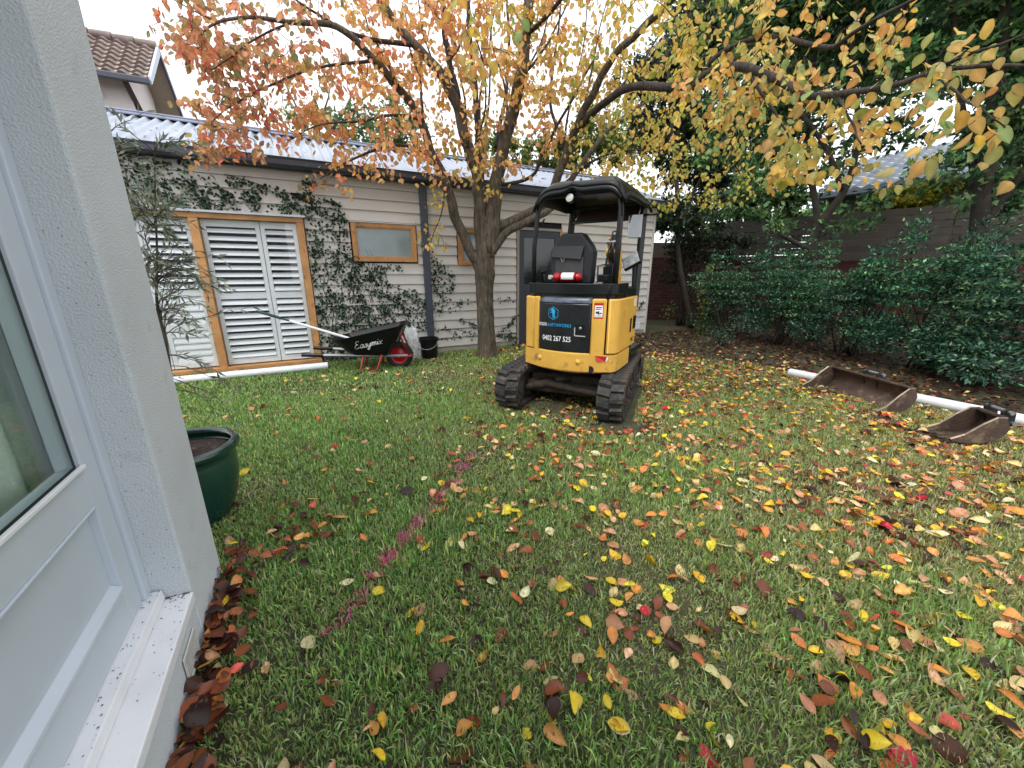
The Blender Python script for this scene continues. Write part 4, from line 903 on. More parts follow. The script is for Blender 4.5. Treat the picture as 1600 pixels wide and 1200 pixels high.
    m.grid(lambda u, k: (.045 + u * .437, -.515 + .012 * k, roof(u, -1)[2] - .005 - k * (.05 - .03 * math.exp(-((u + .12) / .13) ** 2))), us, [0, 1]); m.build('roof_skirt', M_blackp, ro, smooth='all', solid=.02)
    m = MB(); m.box(-.35, .42, .30, .345, 2.01, 2.05); m.box(-.33, .40, -.44, -.40, 2.02, 2.06); m.build('roof_frame', M_steel, r, bevel=.008)
    MB().add([(-.31, .50, 2.03), (.38, .50, 2.03), (.39, .36, 1.90), (-.32, .36, 1.90)], [(0, 1, 2, 3)]).build('sun_visor', M_visor, r, solid=.012)
    MB().box(-.35, .42, .345, .375, 1.88, 1.905).build('visor_rail', M_steel, r, bevel=.005)
    wl = MB().lathe([(0, -.05), (.028, -.045), (.04, -.02), (.043, .012), (.04, .016), (.0, .016)], 20, Matrix.Translation((-.04, -.475, 2.0)) @ Matrix.Rotation(R_(80), 4, 'X')).build('work_light', M_blackp, r, smooth=True)
    MB().lathe([(0, .024), (.025, .021), (.036, .017)], 20, Matrix.Translation((-.04, -.475, 2.0)) @ Matrix.Rotation(R_(80), 4, 'X')).build('lens', M_lens, wl, smooth='all')
    MB().tube([(-.385, -.45, 1.8), (-.34, -.44, 1.81), (-.32, -.44, 1.85)], .011, 6).build('post_hook', M_steel, r, smooth='all')
    # cable strap on the rear right post
    MB().tube([(.455, -.475, 1.82), (.455, -.50, 1.97), (.43, -.53, 2.07), (.38, -.54, 2.12)], .007, 6).build('cable', M_steel, r, smooth='all')
    mi = MB().box(-.07, .07, -.012, .012, -.11, .11, Matrix.Translation((.42, .16, 1.80)) @ Matrix.Rotation(R_(12), 4, 'Z')).build('mirror', M_blackp, r, bevel=.02)
    MB().box(-.066, .066, -.016, -.0125, -.106, .106, Matrix.Translation((.42, .16, 1.80)) @ Matrix.Rotation(R_(12), 4, 'Z')).build('mirror_glass', M_mirror, mi, bevel=.004)
    MB().tube([(.44, .36, 1.92), (.50, .38, 1.93), (.60, .38, 1.93)], .013, 8).build('mirror_arm', M_steel, mi, smooth='all')
    # --- front work group: swing post, boom, stick, cylinders
    m = MB(); m.cyl((.05, .74, .35), (.05, .74, .66), .075, 20); m.box(-.03, .13, .55, .82, .36, .62); m.build('swing_post', M_steel, r, bevel=.015, smooth=True)
    bo = MB(); poly = [(.70, .56), (.84, .50), (1.14, 1.1), (1.18, 1.5), (1.08, 1.78), (.98, 1.76), (1.02, 1.48), (.98, 1.15)]
    bo.prism(poly, 'x', -.03, -.012); bo.prism(poly, 'x', .107, .125); boom = bo.build('boom', M_yellow, r, bevel=.004)
    MB().prism([(a * .96 + .06, b * .97 + .03) for a, b in poly[:-2]] + [(1.08, 1.46), (1.06, 1.15)], 'x', -.0118, .1068).build('boom_web', M_steel, boom)
    m = MB(); m.cyl((.048, .72, .8), (.048, .90, 1.35), .042, 16); m.cyl((.048, .90, 1.35), (.048, .98, 1.62), .022, 12); m.build('boom_cylinder', M_steel, boom, smooth=True)
    m = MB(); m.box(-.02, .115, .82, .94, 1.18, 1.44); m.build('boom_guard', M_blackp, boom, bevel=.03)
    m = MB(); m.cyl((.048, .93, 1.50), (.048, 1.02, 1.80), .028, 14); m.tube([(.0, .86, 1.15), (-.01, .93, 1.5), (.03, 1.0, 1.84), (.06, 1.1, 1.86)], .012, 8); m.tube([(.09, .86, 1.15), (.105, .95, 1.5), (.07, 1.02, 1.83), (.06, 1.1, 1.84)], .012, 8); m.build('boom_hose', M_steel, boom, smooth='all')
    for z in (1.46, 1.72): MB().cyl((-.04, .985, z), (.135, .985, z), .02, 12).build('pin', M_galv, boom, smooth=True)
    m = MB(); m.cyl((-.033, 1.0, 1.60), (.128, 1.0, 1.60), .045, 18); m.build('pivot_boss', M_yellow, boom, smooth=True)
    ar = MB(); ar.prism([(1.05, 1.72), (1.14, 1.78), (1.5, .86), (1.44, .80), (1.2, 1.2)], 'x', .0, .09); arm = ar.build('stick', M_yellow, r, bevel=.008)
    m = MB(); m.box(-.03, .125, 1.40, 1.56, .70, .86); m.prism([(1.38, .72), (1.58, .72), (1.52, .56), (1.42, .56)], 'x', -.03, -.01); m.prism([(1.38, .72), (1.58, .72), (1.52, .56), (1.42, .56)], 'x', .105, .125); m.build('quick_hitch', M_steel, arm, bevel=.008)
    for o in (boom, arm): o.location = (-.085, -.02, .0)
excavator()
bpy.data.objects['mini_excavator'].scale = (.965, 1, 1)
def ex_w(x, y, z):
    x *= .965
    return (EX0[0] + x * EXX[0] + y * EXY[0], EX0[1] + x * EXX[1] + y * EXY[1], z)
def extinguisher():
    r = thing('fire_extinguisher', 'small red fire extinguisher strapped behind the black excavator seat', 'fire extinguisher', ex_w(-.085, -.365, 1.315), EXA)
    Mx = Matrix.Rotation(R_(90), 4, 'Y')
    MB().lathe([(0, -.145), (.03, -.142), (.042, -.12), (.042, .10), (.034, .13), (.018, .142), (.0, .142)], 22, Mx).build('cylinder', M_red, r, smooth='all')
    MB().cyl((-.13, 0, 0), (-.18, 0, 0), .016, 12).box(-.2, -.165, -.012, .012, -.02, .02).build('valve', M_ydecal, r, smooth=True)
    m = MB(); ts = np.linspace(R_(150), R_(300), 10)
    m.grid(lambda u, t: (u, .0428 * math.cos(t), .0428 * math.sin(t) * -1), [-.05, .075], list(ts)); m.build('label_wrap', M_wdecal, r, smooth='all')
    MB().lathe([(.0436, -.006), (.0436, .006)], 22, Matrix.Translation((-.07, 0, 0)) @ Mx).lathe([(.0436, -.006), (.0436, .006)], 22, Matrix.Translation((.095, 0, 0)) @ Mx).build('strap', M_blackp, r)
extinguisher()

# ------------------------------------------------------------------ digger buckets on the lawn
def digger_bucket(label, loc, rz, width, sc_, teeth, name='digger_bucket'):
    """local x = from cutting lip to back, y along the width"""
    r = thing(name, label, 'bucket', loc, rz)
    prof = [(0, .012), (.10, .006), (.22, .016), (.32, .055), (.385, .125), (.395, .20), (.36, .27)]; prof = [(a * sc_, b * sc_) for a, b in prof]
    p = smoothpath([(a, b, 0, 0) for a, b in prof], 4)[:, :2]
    m = MB(); m.grid(lambda u, k: (p[int(u)][0], k, p[int(u)][1]), list(range(len(p))), list(np.linspace(-width / 2, width / 2, 6))); m.build('shell', M_rust, r, smooth='all', solid=.012)
    for s in (-1, 1):
        poly = [(a, b) for a, b in p[::2]] + [(p[-1][0] - .02 * sc_, p[-1][1] + .01)]
        front = [(.29 * sc_, .275 * sc_), (.20 * sc_, .20 * sc_), (.09 * sc_, .085 * sc_), (-.01 * sc_, .03 * sc_)]
        MB().prism(poly + front, 'y', s * width / 2 - .008 + s * .009, s * width / 2 + .008 + s * .009).build('side_plate', M_rust, r, bevel=.003)
        q = [(.36 * sc_, .28 * sc_), (.29 * sc_, .278 * sc_), (.20 * sc_, .203 * sc_), (.09 * sc_, .088 * sc_), (-.012 * sc_, .032 * sc_)]
        m = MB(); yy = s * (width / 2 + .009)
        m.tube([(a, yy, b + .003) for a, b in q], .0085, 4); m.build('side_edge', M_edge, r)
    MB().box(-.035 * sc_, .05 * sc_, -width / 2 - .01, width / 2 + .01, .0, .014).build('cutting_edge', M_rust, r, bevel=.003)
    m = MB(); m.tube([(.355 * sc_, -width / 2, .275 * sc_), (.355 * sc_, width / 2, .275 * sc_)], .018, 8); m.build('top_lip', M_rust, r, smooth=True)
    for s in (-1, 1):
        m = MB(); y = s * .075
        m.prism([(.36 * sc_, .25 * sc_), (.40 * sc_, .14 * sc_), (.47 * sc_, .20 * sc_), (.46 * sc_, .32 * sc_), (.40 * sc_, .36 * sc_), (.35 * sc_, .33 * sc_)], 'y', y - .009, y + .009); m.build('ear', M_steel, r, bevel=.003)
    m = MB(); m.cyl((.405 * sc_, -.11, .325 * sc_), (.405 * sc_, .11, .325 * sc_), .016, 12); m.cyl((.45 * sc_, -.11, .22 * sc_), (.45 * sc_, .11, .22 * sc_), .016, 12); m.build('hitch_pin', M_galv, r, smooth=True)
    if teeth:
        for k in range(teeth):
            y = (k - (teeth - 1) / 2) * (width * .85 / max(1, teeth - 1)); m = MB()
            m.prism([(-.13, .004), (-.02, -.0), (-.02, .03), (.03, .034), (.03, .016), (-.02, .0)], 'y', y - .018, y + .018); m.build('tooth', M_edge, r, bevel=.003)
digger_bucket('wide rusty brown digger bucket lying open on the lawn edge', (3.60, 4.08, .0), R_(3), .93, .93, 0)
digger_bucket('narrow rusty toothed digger bucket lying nearest the right edge', (3.62, 3.03, .02), R_(-14), .24, .84, 3)
m = MB()
for (cx, cy_, rx, ry) in ((1.0, 3.22, .34, .2), (3.55, 3.45, .22, .2), (.45, 3.9, .5, .4)):
    m.grid(lambda u, t: (cx + rx * u * math.cos(t) * (1 + .2 * math.sin(3 * t)), cy_ + ry * u * math.sin(t) * (1 + .2 * math.sin(4 * t + 1)), .012 - .016 * u ** 2 + random.uniform(0, .012)), [0, .2, .4, .6, .8, 1], list(np.linspace(0, 2 * math.pi, 36)))
tag(m.build('bare_earth', M_soil), kind='structure')

# ------------------------------------------------------------------ right boundary: brick wall, slat fence, neighbours
FA = np.array([5.95, 11.9, 0]); FD = norm(np.array([.70, -.715, 0])); FANG = math.atan2(FD[1], FD[0])
def bricks(root, x0, x1, z0, z1, y):
    me = {}
    bw, bh, jt = .23, .076, .010; row = 0; z = z0; cnt = 0
    while z + bh <= z1:
        x = x0 + (0 if row % 2 else -bw / 2)
        while x < x1:
            a, b = max(x, x0), min(x + bw, x1)
            if b - a > .03:
                w = round(b - a, 3)
                if w not in me:
                    q = MB(); q.box(-w / 2, w / 2, -.011, .02, 0, bh); me[w] = q.mesh('brick'); me[w].materials.append(M_brick)
                o = link('brick', me[w], root); o.location = ((a + b) / 2, y + random.uniform(-.003, .003), z); cnt += 1
            x += bw + jt
        z += bh + jt; row += 1
    return cnt
def boundary():
    r = thing('brick_wall', 'dark red brick wall behind the leaf bed at the end of the shed', 'wall', (5.95, 11.9, 0), R_(184))
    MB().box(0, 3.4, .012, .24, -.1, 2.2).build('wall_core', M_mortar, r)      # local -y faces away: flip so the face looks at the lawn
    r.rotation_euler = (0, 0, R_(4)); 
    for c in list(r.children): bpy.data.objects.remove(c)
    MB().box(-3.4, 0, .012, .24, -.1, 2.2).build('wall_core', M_mortar, r)
    bricks(r, -2.9, -.0, .0, 1.8, 0)
    r = thing('brick_base_wall', 'low red brick wall carrying the grey slat fence behind the hedge', 'wall', tuple(FA), FANG)
    MB().box(0, 9.5, .012, .24, -.1, 1.62).build('wall_core', M_brick, r)
    bricks(r, 4.9, 6.0, .85, 1.6, 0); 
    MB().box(0, 9.5, -.02, .26, 1.621, 1.66).build('coping', M_brick, r)
    r = thing('slat_fence', 'weathered grey horizontal slat fence above the hedge', 'fence', tuple(FA + [0, 0, 1.66]), FANG)
    for i in range(5): MB().box(.02 + i * 2.3, .11 + i * 2.3, .06, .15, .001, 1.08).build('post', M_fence, r, bevel=.004)
    for i in range(4):
        for k in range(7):
            z = .012 + k * .152 + random.uniform(-.004, .004)
            MB().box(.012 + i * 2.3, 2.29 + i * 2.3, .03, .055, z, z + .137 + random.uniform(-.004, .004)).build('slat', M_fence, r, bevel=.003)
boundary()
def tile_roof(root, origin, ax, slope_dir, n_c, n_r, tw, tl, mat, name='roof_tile', relief=.06):
    """rows of wavy interlocking tiles, each its own piece"""
    ax = Vector(ax); sl = Vector(slope_dir).normalized(); nn = ax.cross(sl).normalized()
    if nn.z < 0: nn = -nn
    q = MB(); us = list(np.linspace(0, tw, 9))
    def fn(u, w): 
        h = .034 * math.sin(u / tw * 2 * math.pi) + relief * (1 - w); p = ax * u + sl * (w * tl * 1.08) + nn * h; return tuple(p)
    q.grid(fn, us, [0, .5, 1]); q.add([fn(u, 0) for u in us] + [tuple(Vector(fn(u, 0)) - nn * relief) for u in us], [(i, i + 1, 10 + i, 9 + i) for i in range(8)])
    me = q.mesh(name); me.materials.append(mat)
    for p in me.polygons: p.use_smooth = True
    o0 = Vector(origin)
    for j in range(n_r):
        for i in range(n_c):
            o = link(name, me, root); o.location = o0 + ax * (i * tw) + sl * (j * tl) + nn * random.uniform(-.004, .004)
def neighbour_left():
    """local x along the ridge (same bearing as the shed), y away"""
    r = thing('neighbour_house', 'cream neighbour house with mossy terracotta gable roof rising behind the shed', 'house', tuple(SP0), AL)
    SE, RY, EY, EZ, RZ = -2.78, 8.0, 6.55, 5.65, 6.86; FY = 9.45
    sl = Vector((0, RY - EY, RZ - EZ)); n_r = 8; tl = sl.length / n_r
    tile_roof(r, (SE - .02 - 14 * .26, EY, EZ), (1, 0, 0), sl, 14, n_r, .26, tl, M_tile)
    MB().add([(-10, EY, EZ - .03), (SE, EY, EZ - .03), (SE, RY, RZ - .03), (-10, RY, RZ - .03), (-10, FY, EZ - .03), (SE, FY, EZ - .03)], [(0, 1, 2, 3), (3, 2, 5, 4)]).build('soffit', M_soffit, r, solid=.03)
    m = MB(); 
    for i in range(9): m.tube([(SE - i * .42, RY, RZ + .05), (SE - (i + 1) * .42 + .02, RY, RZ + .04)], [.1, .085], 10)
    m.build('ridge_tile', M_tile, r, smooth=True)
    MB().add([(SE + .02, EY - .03, EZ - .10), (SE + .02, EY - .03, EZ + .06), (SE + .02, RY, RZ + .06), (SE + .02, RY, RZ - .14)], [(0, 1, 2, 3)]).build('bargeboard', M_fascia, r, solid=.05)
    MB().add([(SE + .02, FY + .03, EZ - .10), (SE + .02, FY + .03, EZ + .05), (SE + .02, RY, RZ + .06), (SE + .02, RY, RZ - .14)], [(0, 1, 2, 3)]).build('bargeboard', pm('barge_dark', s2l(92, 96, 120), .5), r, solid=.05)
    m = MB(); m.box(-10, SE + .02, EY - .13, EY - .02, EZ - .13, EZ + .0); m.build('gutter', M_gutter, r, bevel=.02)
    MB().box(-10, -3.28, 7.05, 9.0, 0, EZ + .35).build('wall', M_cream, r)
    MB().prism([(7.05, EZ + .351), (9.0, EZ + .351), (8.0, RZ - .12)], 'x', -10, -3.28).build('gable_wall', M_cream, r)
    MB().tube([(-3.26, 6.6, EZ - .02), (-3.2, 7.9, EZ - .95)], .06, 4).build('bracket', M_beam, r); MB().box(-3.9, -3.8, 7.0, 7.05, 5.25, 5.42).build('wall_lamp', M_wdecal, r)
neighbour_left()
def neighbour_right():
    E0 = np.array([9.9, 13.9, 3.75]); ed = norm(np.array([.52, -.855, 0])); up = norm(np.array([.855, .52, 0]) * .9 + np.array([0, 0, .42]))
    r = thing('neighbour_cottage', 'neighbour cottage with pale grey tiled roof glinting beyond the slat fence', 'house', tuple(E0 * [1, 1, 0]))
    tile_roof(r, (0, 0, 3.75), tuple(ed), tuple(up), 24, 10, .34, .36, M_tile2, relief=.12)
    a = E0 * 1.0; nlen = 8.2
    P = lambda s, u, z: tuple(np.array([0, 0, 0]) + ed * s + norm(np.array([.855, .52, 0])) * u + np.array([0, 0, z]))
    MB().add([P(0, .0, 3.70), P(nlen, .0, 3.70), P(nlen, 3.6, 5.38), P(0, 3.6, 5.38)], [(0, 1, 2, 3)]).build('roof_deck', M_beam, r, solid=.02)
    MB().add([P(0, .35, 0), P(nlen, .35, 0), P(nlen, .35, 3.72), P(0, .35, 3.72), P(0, 5, 0), P(nlen, 5, 0), P(nlen, 5, 3.72), P(0, 5, 3.72)], [(0, 1, 2, 3), (1, 5, 6, 2), (5, 4, 7, 6), (4, 0, 3, 7)]).build('wall', pm('cottage_wall', s2l(110, 96, 88), .8), r)
    m = MB(); m.tube([P(0, -.05, 3.68), P(nlen, -.05, 3.68)], .06, 8); m.build('gutter', M_gutter, r)
neighbour_right()

# ------------------------------------------------------------------ hedge shrubs and trees
def blob_leaves(centres, radii, n, L, W, pal, wts=None, hollow=.55, jit=.2, up=.4, zmin=.02):
    centres = np.array(centres); radii = np.array(radii); vol = radii.prod(axis=1) ** .8; k = rng.choice(len(centres), n, p=vol / vol.sum())
    d = rdir(n); rr = hollow + (1 - hollow) * rng.random(n) ** .6; rr *= 1 + rng.normal(0, .1, n)
    P = centres[k] + d * radii[k] * rr[:, None]
    # gather into sprays so that the outline breaks up
    jg = rng.normal(0, 1, 3); P = np.round(P / (L * 3.2) + jg) * (L * 3.2) * .5 - jg * L * 1.6 + P * .5 + rng.normal(0, L * .4, (n, 3))
    ok = P[:, 2] > zmin; P = P[ok]; d = d[ok]; k = k[ok]; n = len(P)
    D = norm(d * .8 + rng.normal(0, .7, (n, 3))); N = norm(d * .5 + rng.normal(0, .6, (n, 3)) + np.array([0, 0, up]))
    V = leaf_arrays(P, D, N, L * rng.uniform(.6, 1.35, n), np.full(n, W), rng.uniform(.1, .5, n), rng.uniform(-.2, .3, n), hi=False)
    cf = rng.uniform(.72, 1.32, (len(centres), 1)) * (1 + rng.normal(0, .07, (len(centres), 3)))
    return V, np.clip(pick(pal, n, wts, jit) * cf[k], .003, 1)
GREEN_H = [(76, 120, 92), (58, 98, 72), (106, 150, 116), (48, 78, 60), (144, 182, 130)]
def shrub(label, x, y, h, rx, ry, n=4200, low=.25, pal=GREEN_H, L=.055, name='hedge_shrub', group='shrubs along the right boundary'):
    r = thing(name, label, 'shrub', (x, y, 0), 0, group)
    st = MB(); cs = []; rs = []; n = int(n * 2.9)
    for i in range(17):
        a = rng.uniform(0, 6.28); q = rng.uniform(.1, .85); p = np.array([x + rx * q * math.cos(a), y + ry * q * math.sin(a), rng.uniform(low + .3, 1) * h * .82])
        cs.append(p); rs.append(np.array([rx, ry, h * .42]) * rng.uniform(.24, .48))
        b = np.array([x + rng.normal(0, .08), y + rng.normal(0, .08), 0]); m_ = (b + p) / 2 + rng.normal(0, .06, 3)
        st.tube(smoothpath([(*b, .016), (*m_, .012), (*p, .005)], 4)[:, :3], np.linspace(.016, .005, 9), 6)
    for i in range(5):                   # low sprays that droop towards the litter
        a = rng.uniform(0, 6.28); cs.append(np.array([x + rx * .75 * math.cos(a), y + ry * .75 * math.sin(a), rng.uniform(.2, .5) * h * (.6 + low)])); rs.append(np.array([.34, .34, .22]))
    for i in range(9):                   # shoots that stand out of the outline
        a = rng.uniform(0, 6.28); cs.append(np.array([x + rx * .7 * math.cos(a), y + ry * .7 * math.sin(a), h * rng.uniform(.8, 1.12)])); rs.append(np.array([.11, .11, .24]))
    st.build('stem', M_bark_dark, r, world=True, smooth='all')
    V, C = blob_leaves(cs, rs, n, L, .5, pal, [4, 4, 2.4, 3, 1.6], zmin=low * h * .35, hollow=.35, jit=.28)
    o = link('foliage', mesh_from_leaves('foliage', [V], [C], ML_green), r, True); o['kind'] = 'stuff'
shrub('dark green shrub at the far end of the hedge, before the brick wall', 4.75, 8.6, 1.5, .8, .7, 4600)
shrub('dense green shrub with a tall shoot, second from the far end of the hedge', 5.3, 7.55, 1.72, .7, .7, 4800)
shrub('broad rounded shrub behind the far end of the wide digger bucket', 5.75, 6.5, 1.62, .85, .75, 5600, low=.35)
shrub('bushy green shrub behind the wide digger bucket with bare stems showing below', 6.0, 5.5, 1.78, .7, .7, 5200, low=.4)
shrub('low spreading green shrub drooping to the leaf litter behind the narrow bucket', 5.95, 4.7, 1.42, .62, .55, 4800, low=.1)
shrub('large glossy green shrub cut by the right edge of the view', 6.5, 3.95, 1.62, .75, .7, 5600, low=.1)
shrub('small grey green seedling shrub alone in the brown leaf litter', 4.05, 7.45, .36, .2, .18, 260, L=.035, group=None)
shrub('shady green shrub squeezed between the shed end and the brick wall', 4.55, 10.4, 2.6, .8, .6, 5000, low=.5, pal=[(52, 60, 46), (66, 72, 56), (84, 88, 70), (40, 46, 36), (96, 96, 70)], group=None)
def yellow_vine():
    a = gnd(1092, 520); r = thing('yellow_vine', 'thin yellow leaved vine hanging down the brick wall above the litter', 'vine', tuple(a))
    p = smoothpath([(*(a + [0, 0, .02]), .006), (*(a + [.03, 0, .5]), .006), (*(a + [-.05, .02, 1.0]), .005), (*(a + [.02, .03, 1.5]), .003)], 6); MB().tube(p[:, :3], p[:, 3], 6).build('stem', M_twig, r, world=True)
    n = 130; k = rng.integers(0, len(p), n); P = p[k, :3] + rng.normal(0, .07, (n, 3)); P[:, 2] = np.maximum(P[:, 2], .02)
    V = leaf_arrays(P, rdir(n, -.8), rdir(n, .2) + np.array([0, -1, .3]), rng.uniform(.06, .1, n), np.full(n, .7), rng.uniform(0, .4, n), rng.uniform(-.2, .2, n), False)
    o = link('foliage', mesh_from_leaves('foliage', [V], [pick([(190, 180, 70), (150, 160, 70), (206, 190, 90), (110, 130, 60)], n)], ML_tree), r, True); o['kind'] = 'stuff'
yellow_vine()
def sprout():
    a = gnd(1045, 508); r = thing('green_sprout', 'small bright green sapling at the shed corner near the brick wall', 'plant', tuple(a))
    MB().tube([tuple(a), tuple(a + [0, 0, .3]), tuple(a + [.05, 0, .62])], .008, 6).build('stem', M_twig, r, world=True)
    n = 46; P = a + np.array([0, 0, .42]) + rng.normal(0, 1, (n, 3)) * [.1, .1, .14]
    V = leaf_arrays(P, rdir(n, -.2), rdir(n, .8), rng.uniform(.07, .11, n), np.full(n, .6), rng.uniform(0, .3, n), rng.uniform(-.2, .2, n), False)
    o = link('foliage', mesh_from_leaves('foliage', [V], [pick([(130, 170, 80), (110, 150, 70), (160, 190, 100)], n)], ML_tree), r, True); o['kind'] = 'stuff'
sprout()

def back_tree(name, label, base, trunk, limbs, clouds, n, L, pal, wts=None, bark=M_bark_dark, W=.62, mat=None, group=None, hollow=.3, jit=.22):
    r = thing(name, label, 'tree', tuple(base), 0, group)
    p = smoothpath(trunk, 5); MB().tube(p[:, :3], p[:, 3], 10).build('trunk', bark, r, smooth='all', world=True)
    for q in limbs:
        p = smoothpath(q, 4); MB().tube(p[:, :3], p[:, 3], 7).build('branch', bark, r, smooth='all', world=True)
    cs = [c[0] for c in clouds]; rs = [c[1] for c in clouds]
    sub_c = []; sub_r = []
    for c, rr in zip(cs, rs):            # break every mass into smaller clumps
        c = np.array(c); rr = np.array(rr)
        for i in range(int(5 + 10 * rr.mean())):
            d = rdir(1)[0] * rng.uniform(.25, 1) ; sub_c.append(c + d * rr); sub_r.append(rr * rng.uniform(.22, .42))
    V, C = blob_leaves(sub_c, sub_r, n, L, W, pal, wts, hollow=hollow, jit=jit)
    o = link('crown', mesh_from_leaves('crown', [V], [C], mat or ML_green), r, True); o['kind'] = 'stuff'
def path(*q): return [(*at(a, b, Y), rad) for a, b, Y, rad in q]
def cloud(px, py, Y, rx, ry=None, rz=None): return (at(px, py, Y), (rx, ry or rx, rz or rx * .8))
DARK = [(96, 132, 84), (76, 112, 72), (124, 158, 102), (58, 86, 60), (160, 184, 116)]
b = gnd(1262, 470)
TB = np.array([6.35, 8.0, 0])
back_tree('evergreen_tree', 'dark leaved tree with forked trunk rising from behind the middle of the hedge', TB,
          [(*TB, .12), (*at(1266, 420, 8.0), .11), (*at(1268, 385, 8.0), .10), (*at(1285, 345, 7.9), .075), (*at(1318, 300, 7.8), .06), (*at(1335, 250, 7.7), .05), (*at(1340, 180, 7.6), .04), (*at(1330, 60, 7.6), .03)],
          [path((1266, 390, 8.0, .06), (1240, 378, 7.9, .04), (1210, 362, 7.8, .025), (1195, 365, 7.8, .012)), path((1270, 380, 8, .07), (1276, 330, 8.2, .06), (1262, 240, 8.4, .05), (1268, 120, 8.5, .04), (1290, 20, 8.5, .03)), path((1318, 300, 7.8, .05), (1290, 230, 7.8, .04), (1240, 160, 7.7, .03), (1200, 60, 7.7, .02))],
          [cloud(1215, 350, 7.6, .45, .4, .2), cloud(1350, 330, 7.4, .5, .5, .35), cloud(1180, 300, 8.4, .8, .7, .6), cloud(1240, 210, 8.5, 1.1, .8, .8), cloud(1150, 170, 9, 1.2, .8, .9), cloud(1330, 150, 8.4, .9, .7, .6), cloud(1190, 40, 9, 1.6, 1, 1.1), cloud(1400, 200, 8.2, .8, .7, .5), cloud(1290, -60, 8.6, 1.8, 1, .8), cloud(1345, 90, 8.6, .8, .7, .5), cloud(1300, 260, 8.2, .6, .5, .35), ((6.0, 7.6, 6.6), (2.2, 2.0, .9)), ((4.9, 8.8, 6.9), (1.8, 1.8, .9)), ((7.2, 8.6, 6.0), (2.0, 2.0, .9)), ((5.6, 6.6, 6.2), (1.6, 1.6, .7))],  # clouds at plain coordinates: unseen crown overhead, added to darken hedge and fence
          56000, .115, DARK, [4, 4, 3, 3, 1.3])
TB = np.array([7.35, 5.9, 0])
back_tree('evergreen_tree', 'dark many stemmed tree beside the slat fence near the right edge', TB,
          [(*TB, .13), (*at(1530, 420, 6.0), .12), (*at(1532, 330, 6.0), .10), (*at(1545, 240, 6.0), .09), (*at(1560, 120, 6.0), .07), (*at(1570, 0, 6), .05), (*at(1580, -120, 6), .03)],
          [path((1500, 400, 6.0, .05), (1560, 320, 5.9, .045), (1610, 255, 5.8, .04)), path((1532, 330, 6, .06), (1520, 250, 6.2, .05), (1500, 150, 6.3, .04), (1490, 20, 6.3, .03)), path((1545, 240, 6, .05), (1600, 150, 5.9, .04), (1640, 60, 5.8, .03))],
          [cloud(1580, 300, 5.9, .5, .5, .45), cloud(1600, 180, 6, .8, .7, .6), cloud(1520, 60, 6.3, 1.0, .8, .7), cloud(1610, 10, 6, 1.0, .8, .8), cloud(1470, -30, 6.6, 1.0, .8, .45), cloud(1560, 400, 5.8, .3, .3, .25), cloud(1480, 260, 6.4, .35, .4, .3), cloud(1380, -60, 7, 1.2, .9, .5), cloud(1430, 60, 6.8, .6, .5, .35), cloud(1500, 270, 6.1, .45, .4, .35), ((6.9, 5.3, 5.6), (1.9, 1.7, .8)), ((6.6, 3.6, 5.2), (1.6, 1.4, .7)), ((7.8, 4.4, 5.4), (1.8, 1.8, .8)), ((6.2, 2.0, 5.0), (1.5, 1.5, .7))],  # clouds at plain coordinates sit above the view, added to shade the bed
          52000, .105, DARK, [4, 4, 3, 3, 1.3])
TB = np.array([4.6, 9.9, 0])
back_tree('evergreen_tree', 'thin dark tree standing behind the shed end near the brick wall', TB,
          [(*TB, .07), (*at(1060, 400, 9.9), .06), (*at(1058, 300, 9.9), .05), (*at(1050, 200, 9.9), .04), (*at(1040, 60, 9.9), .03)],
          [path((1060, 370, 9.9, .04), (1080, 310, 10, .03), (1110, 250, 10, .02)), path((1060, 350, 9.9, .03), (1035, 310, 9.9, .02))],
          [cloud(1060, 350, 10, .8, .7, .5), cloud(1100, 250, 10.5, 1.2, .8, .9), cloud(1040, 150, 10.5, 1.4, .8, 1.0), cloud(1130, 380, 10.2, .7, .6, .45), cloud(1100, 60, 10.8, 1.6, 1, 1.0)],
          26000, .115, [(60, 76, 54), (48, 62, 48), (84, 98, 70), (40, 50, 40), (104, 112, 76)], [4, 4, 3, 3, 1.3])
TB = np.array([8.4, 15.2, 0])
back_tree('background_tree', 'dense dark green tree mass beyond the far end of the slat fence', TB, [(*TB, .14), (*at(1150, 380, 15.2), .12), (*at(1150, 250, 15.2), .09), (*at(1150, 60, 15.2), .05)], [],
          [cloud(1130, 350, 15, 1.6, 1, .8), cloud(1210, 345, 14.6, 1.1, .9, .7), cloud(1060, 330, 15, 1.3, 1, .9), cloud(1160, 250, 15, 2.0, 1.2, 1.4), cloud(1060, 200, 15.4, 1.6, 1.2, 1.4), cloud(1220, 130, 15, 2, 1.2, 1.6), cloud(1100, 60, 15.5, 2, 1.2, 1.6), cloud(1310, 40, 14, 1.1, 1, .8)], 22000, .17, DARK, [4, 4, 3, 3, 1.3])
TB = np.array([8.0, 13.2, 0])
back_tree('background_tree', 'low dark green laurel filling the gap behind the far end of the slat fence', TB, [(*TB, .08), (*at(1190, 360, 13.2), .05)], [],
          [cloud(1200, 370, 13.2, 1.3, .6, .8), cloud(1120, 375, 13.2, 1.0, .6, .8), cloud(1237, 312, 13.2, .8, .6, .6), cloud(1170, 310, 13.2, .9, .6, .6), cloud(1290, 345, 12.4, .7, .4, .4)], 15000, .15, DARK, [4, 4, 3, 3, 1.3])
TB = np.array([10.6, 9.6, 0])
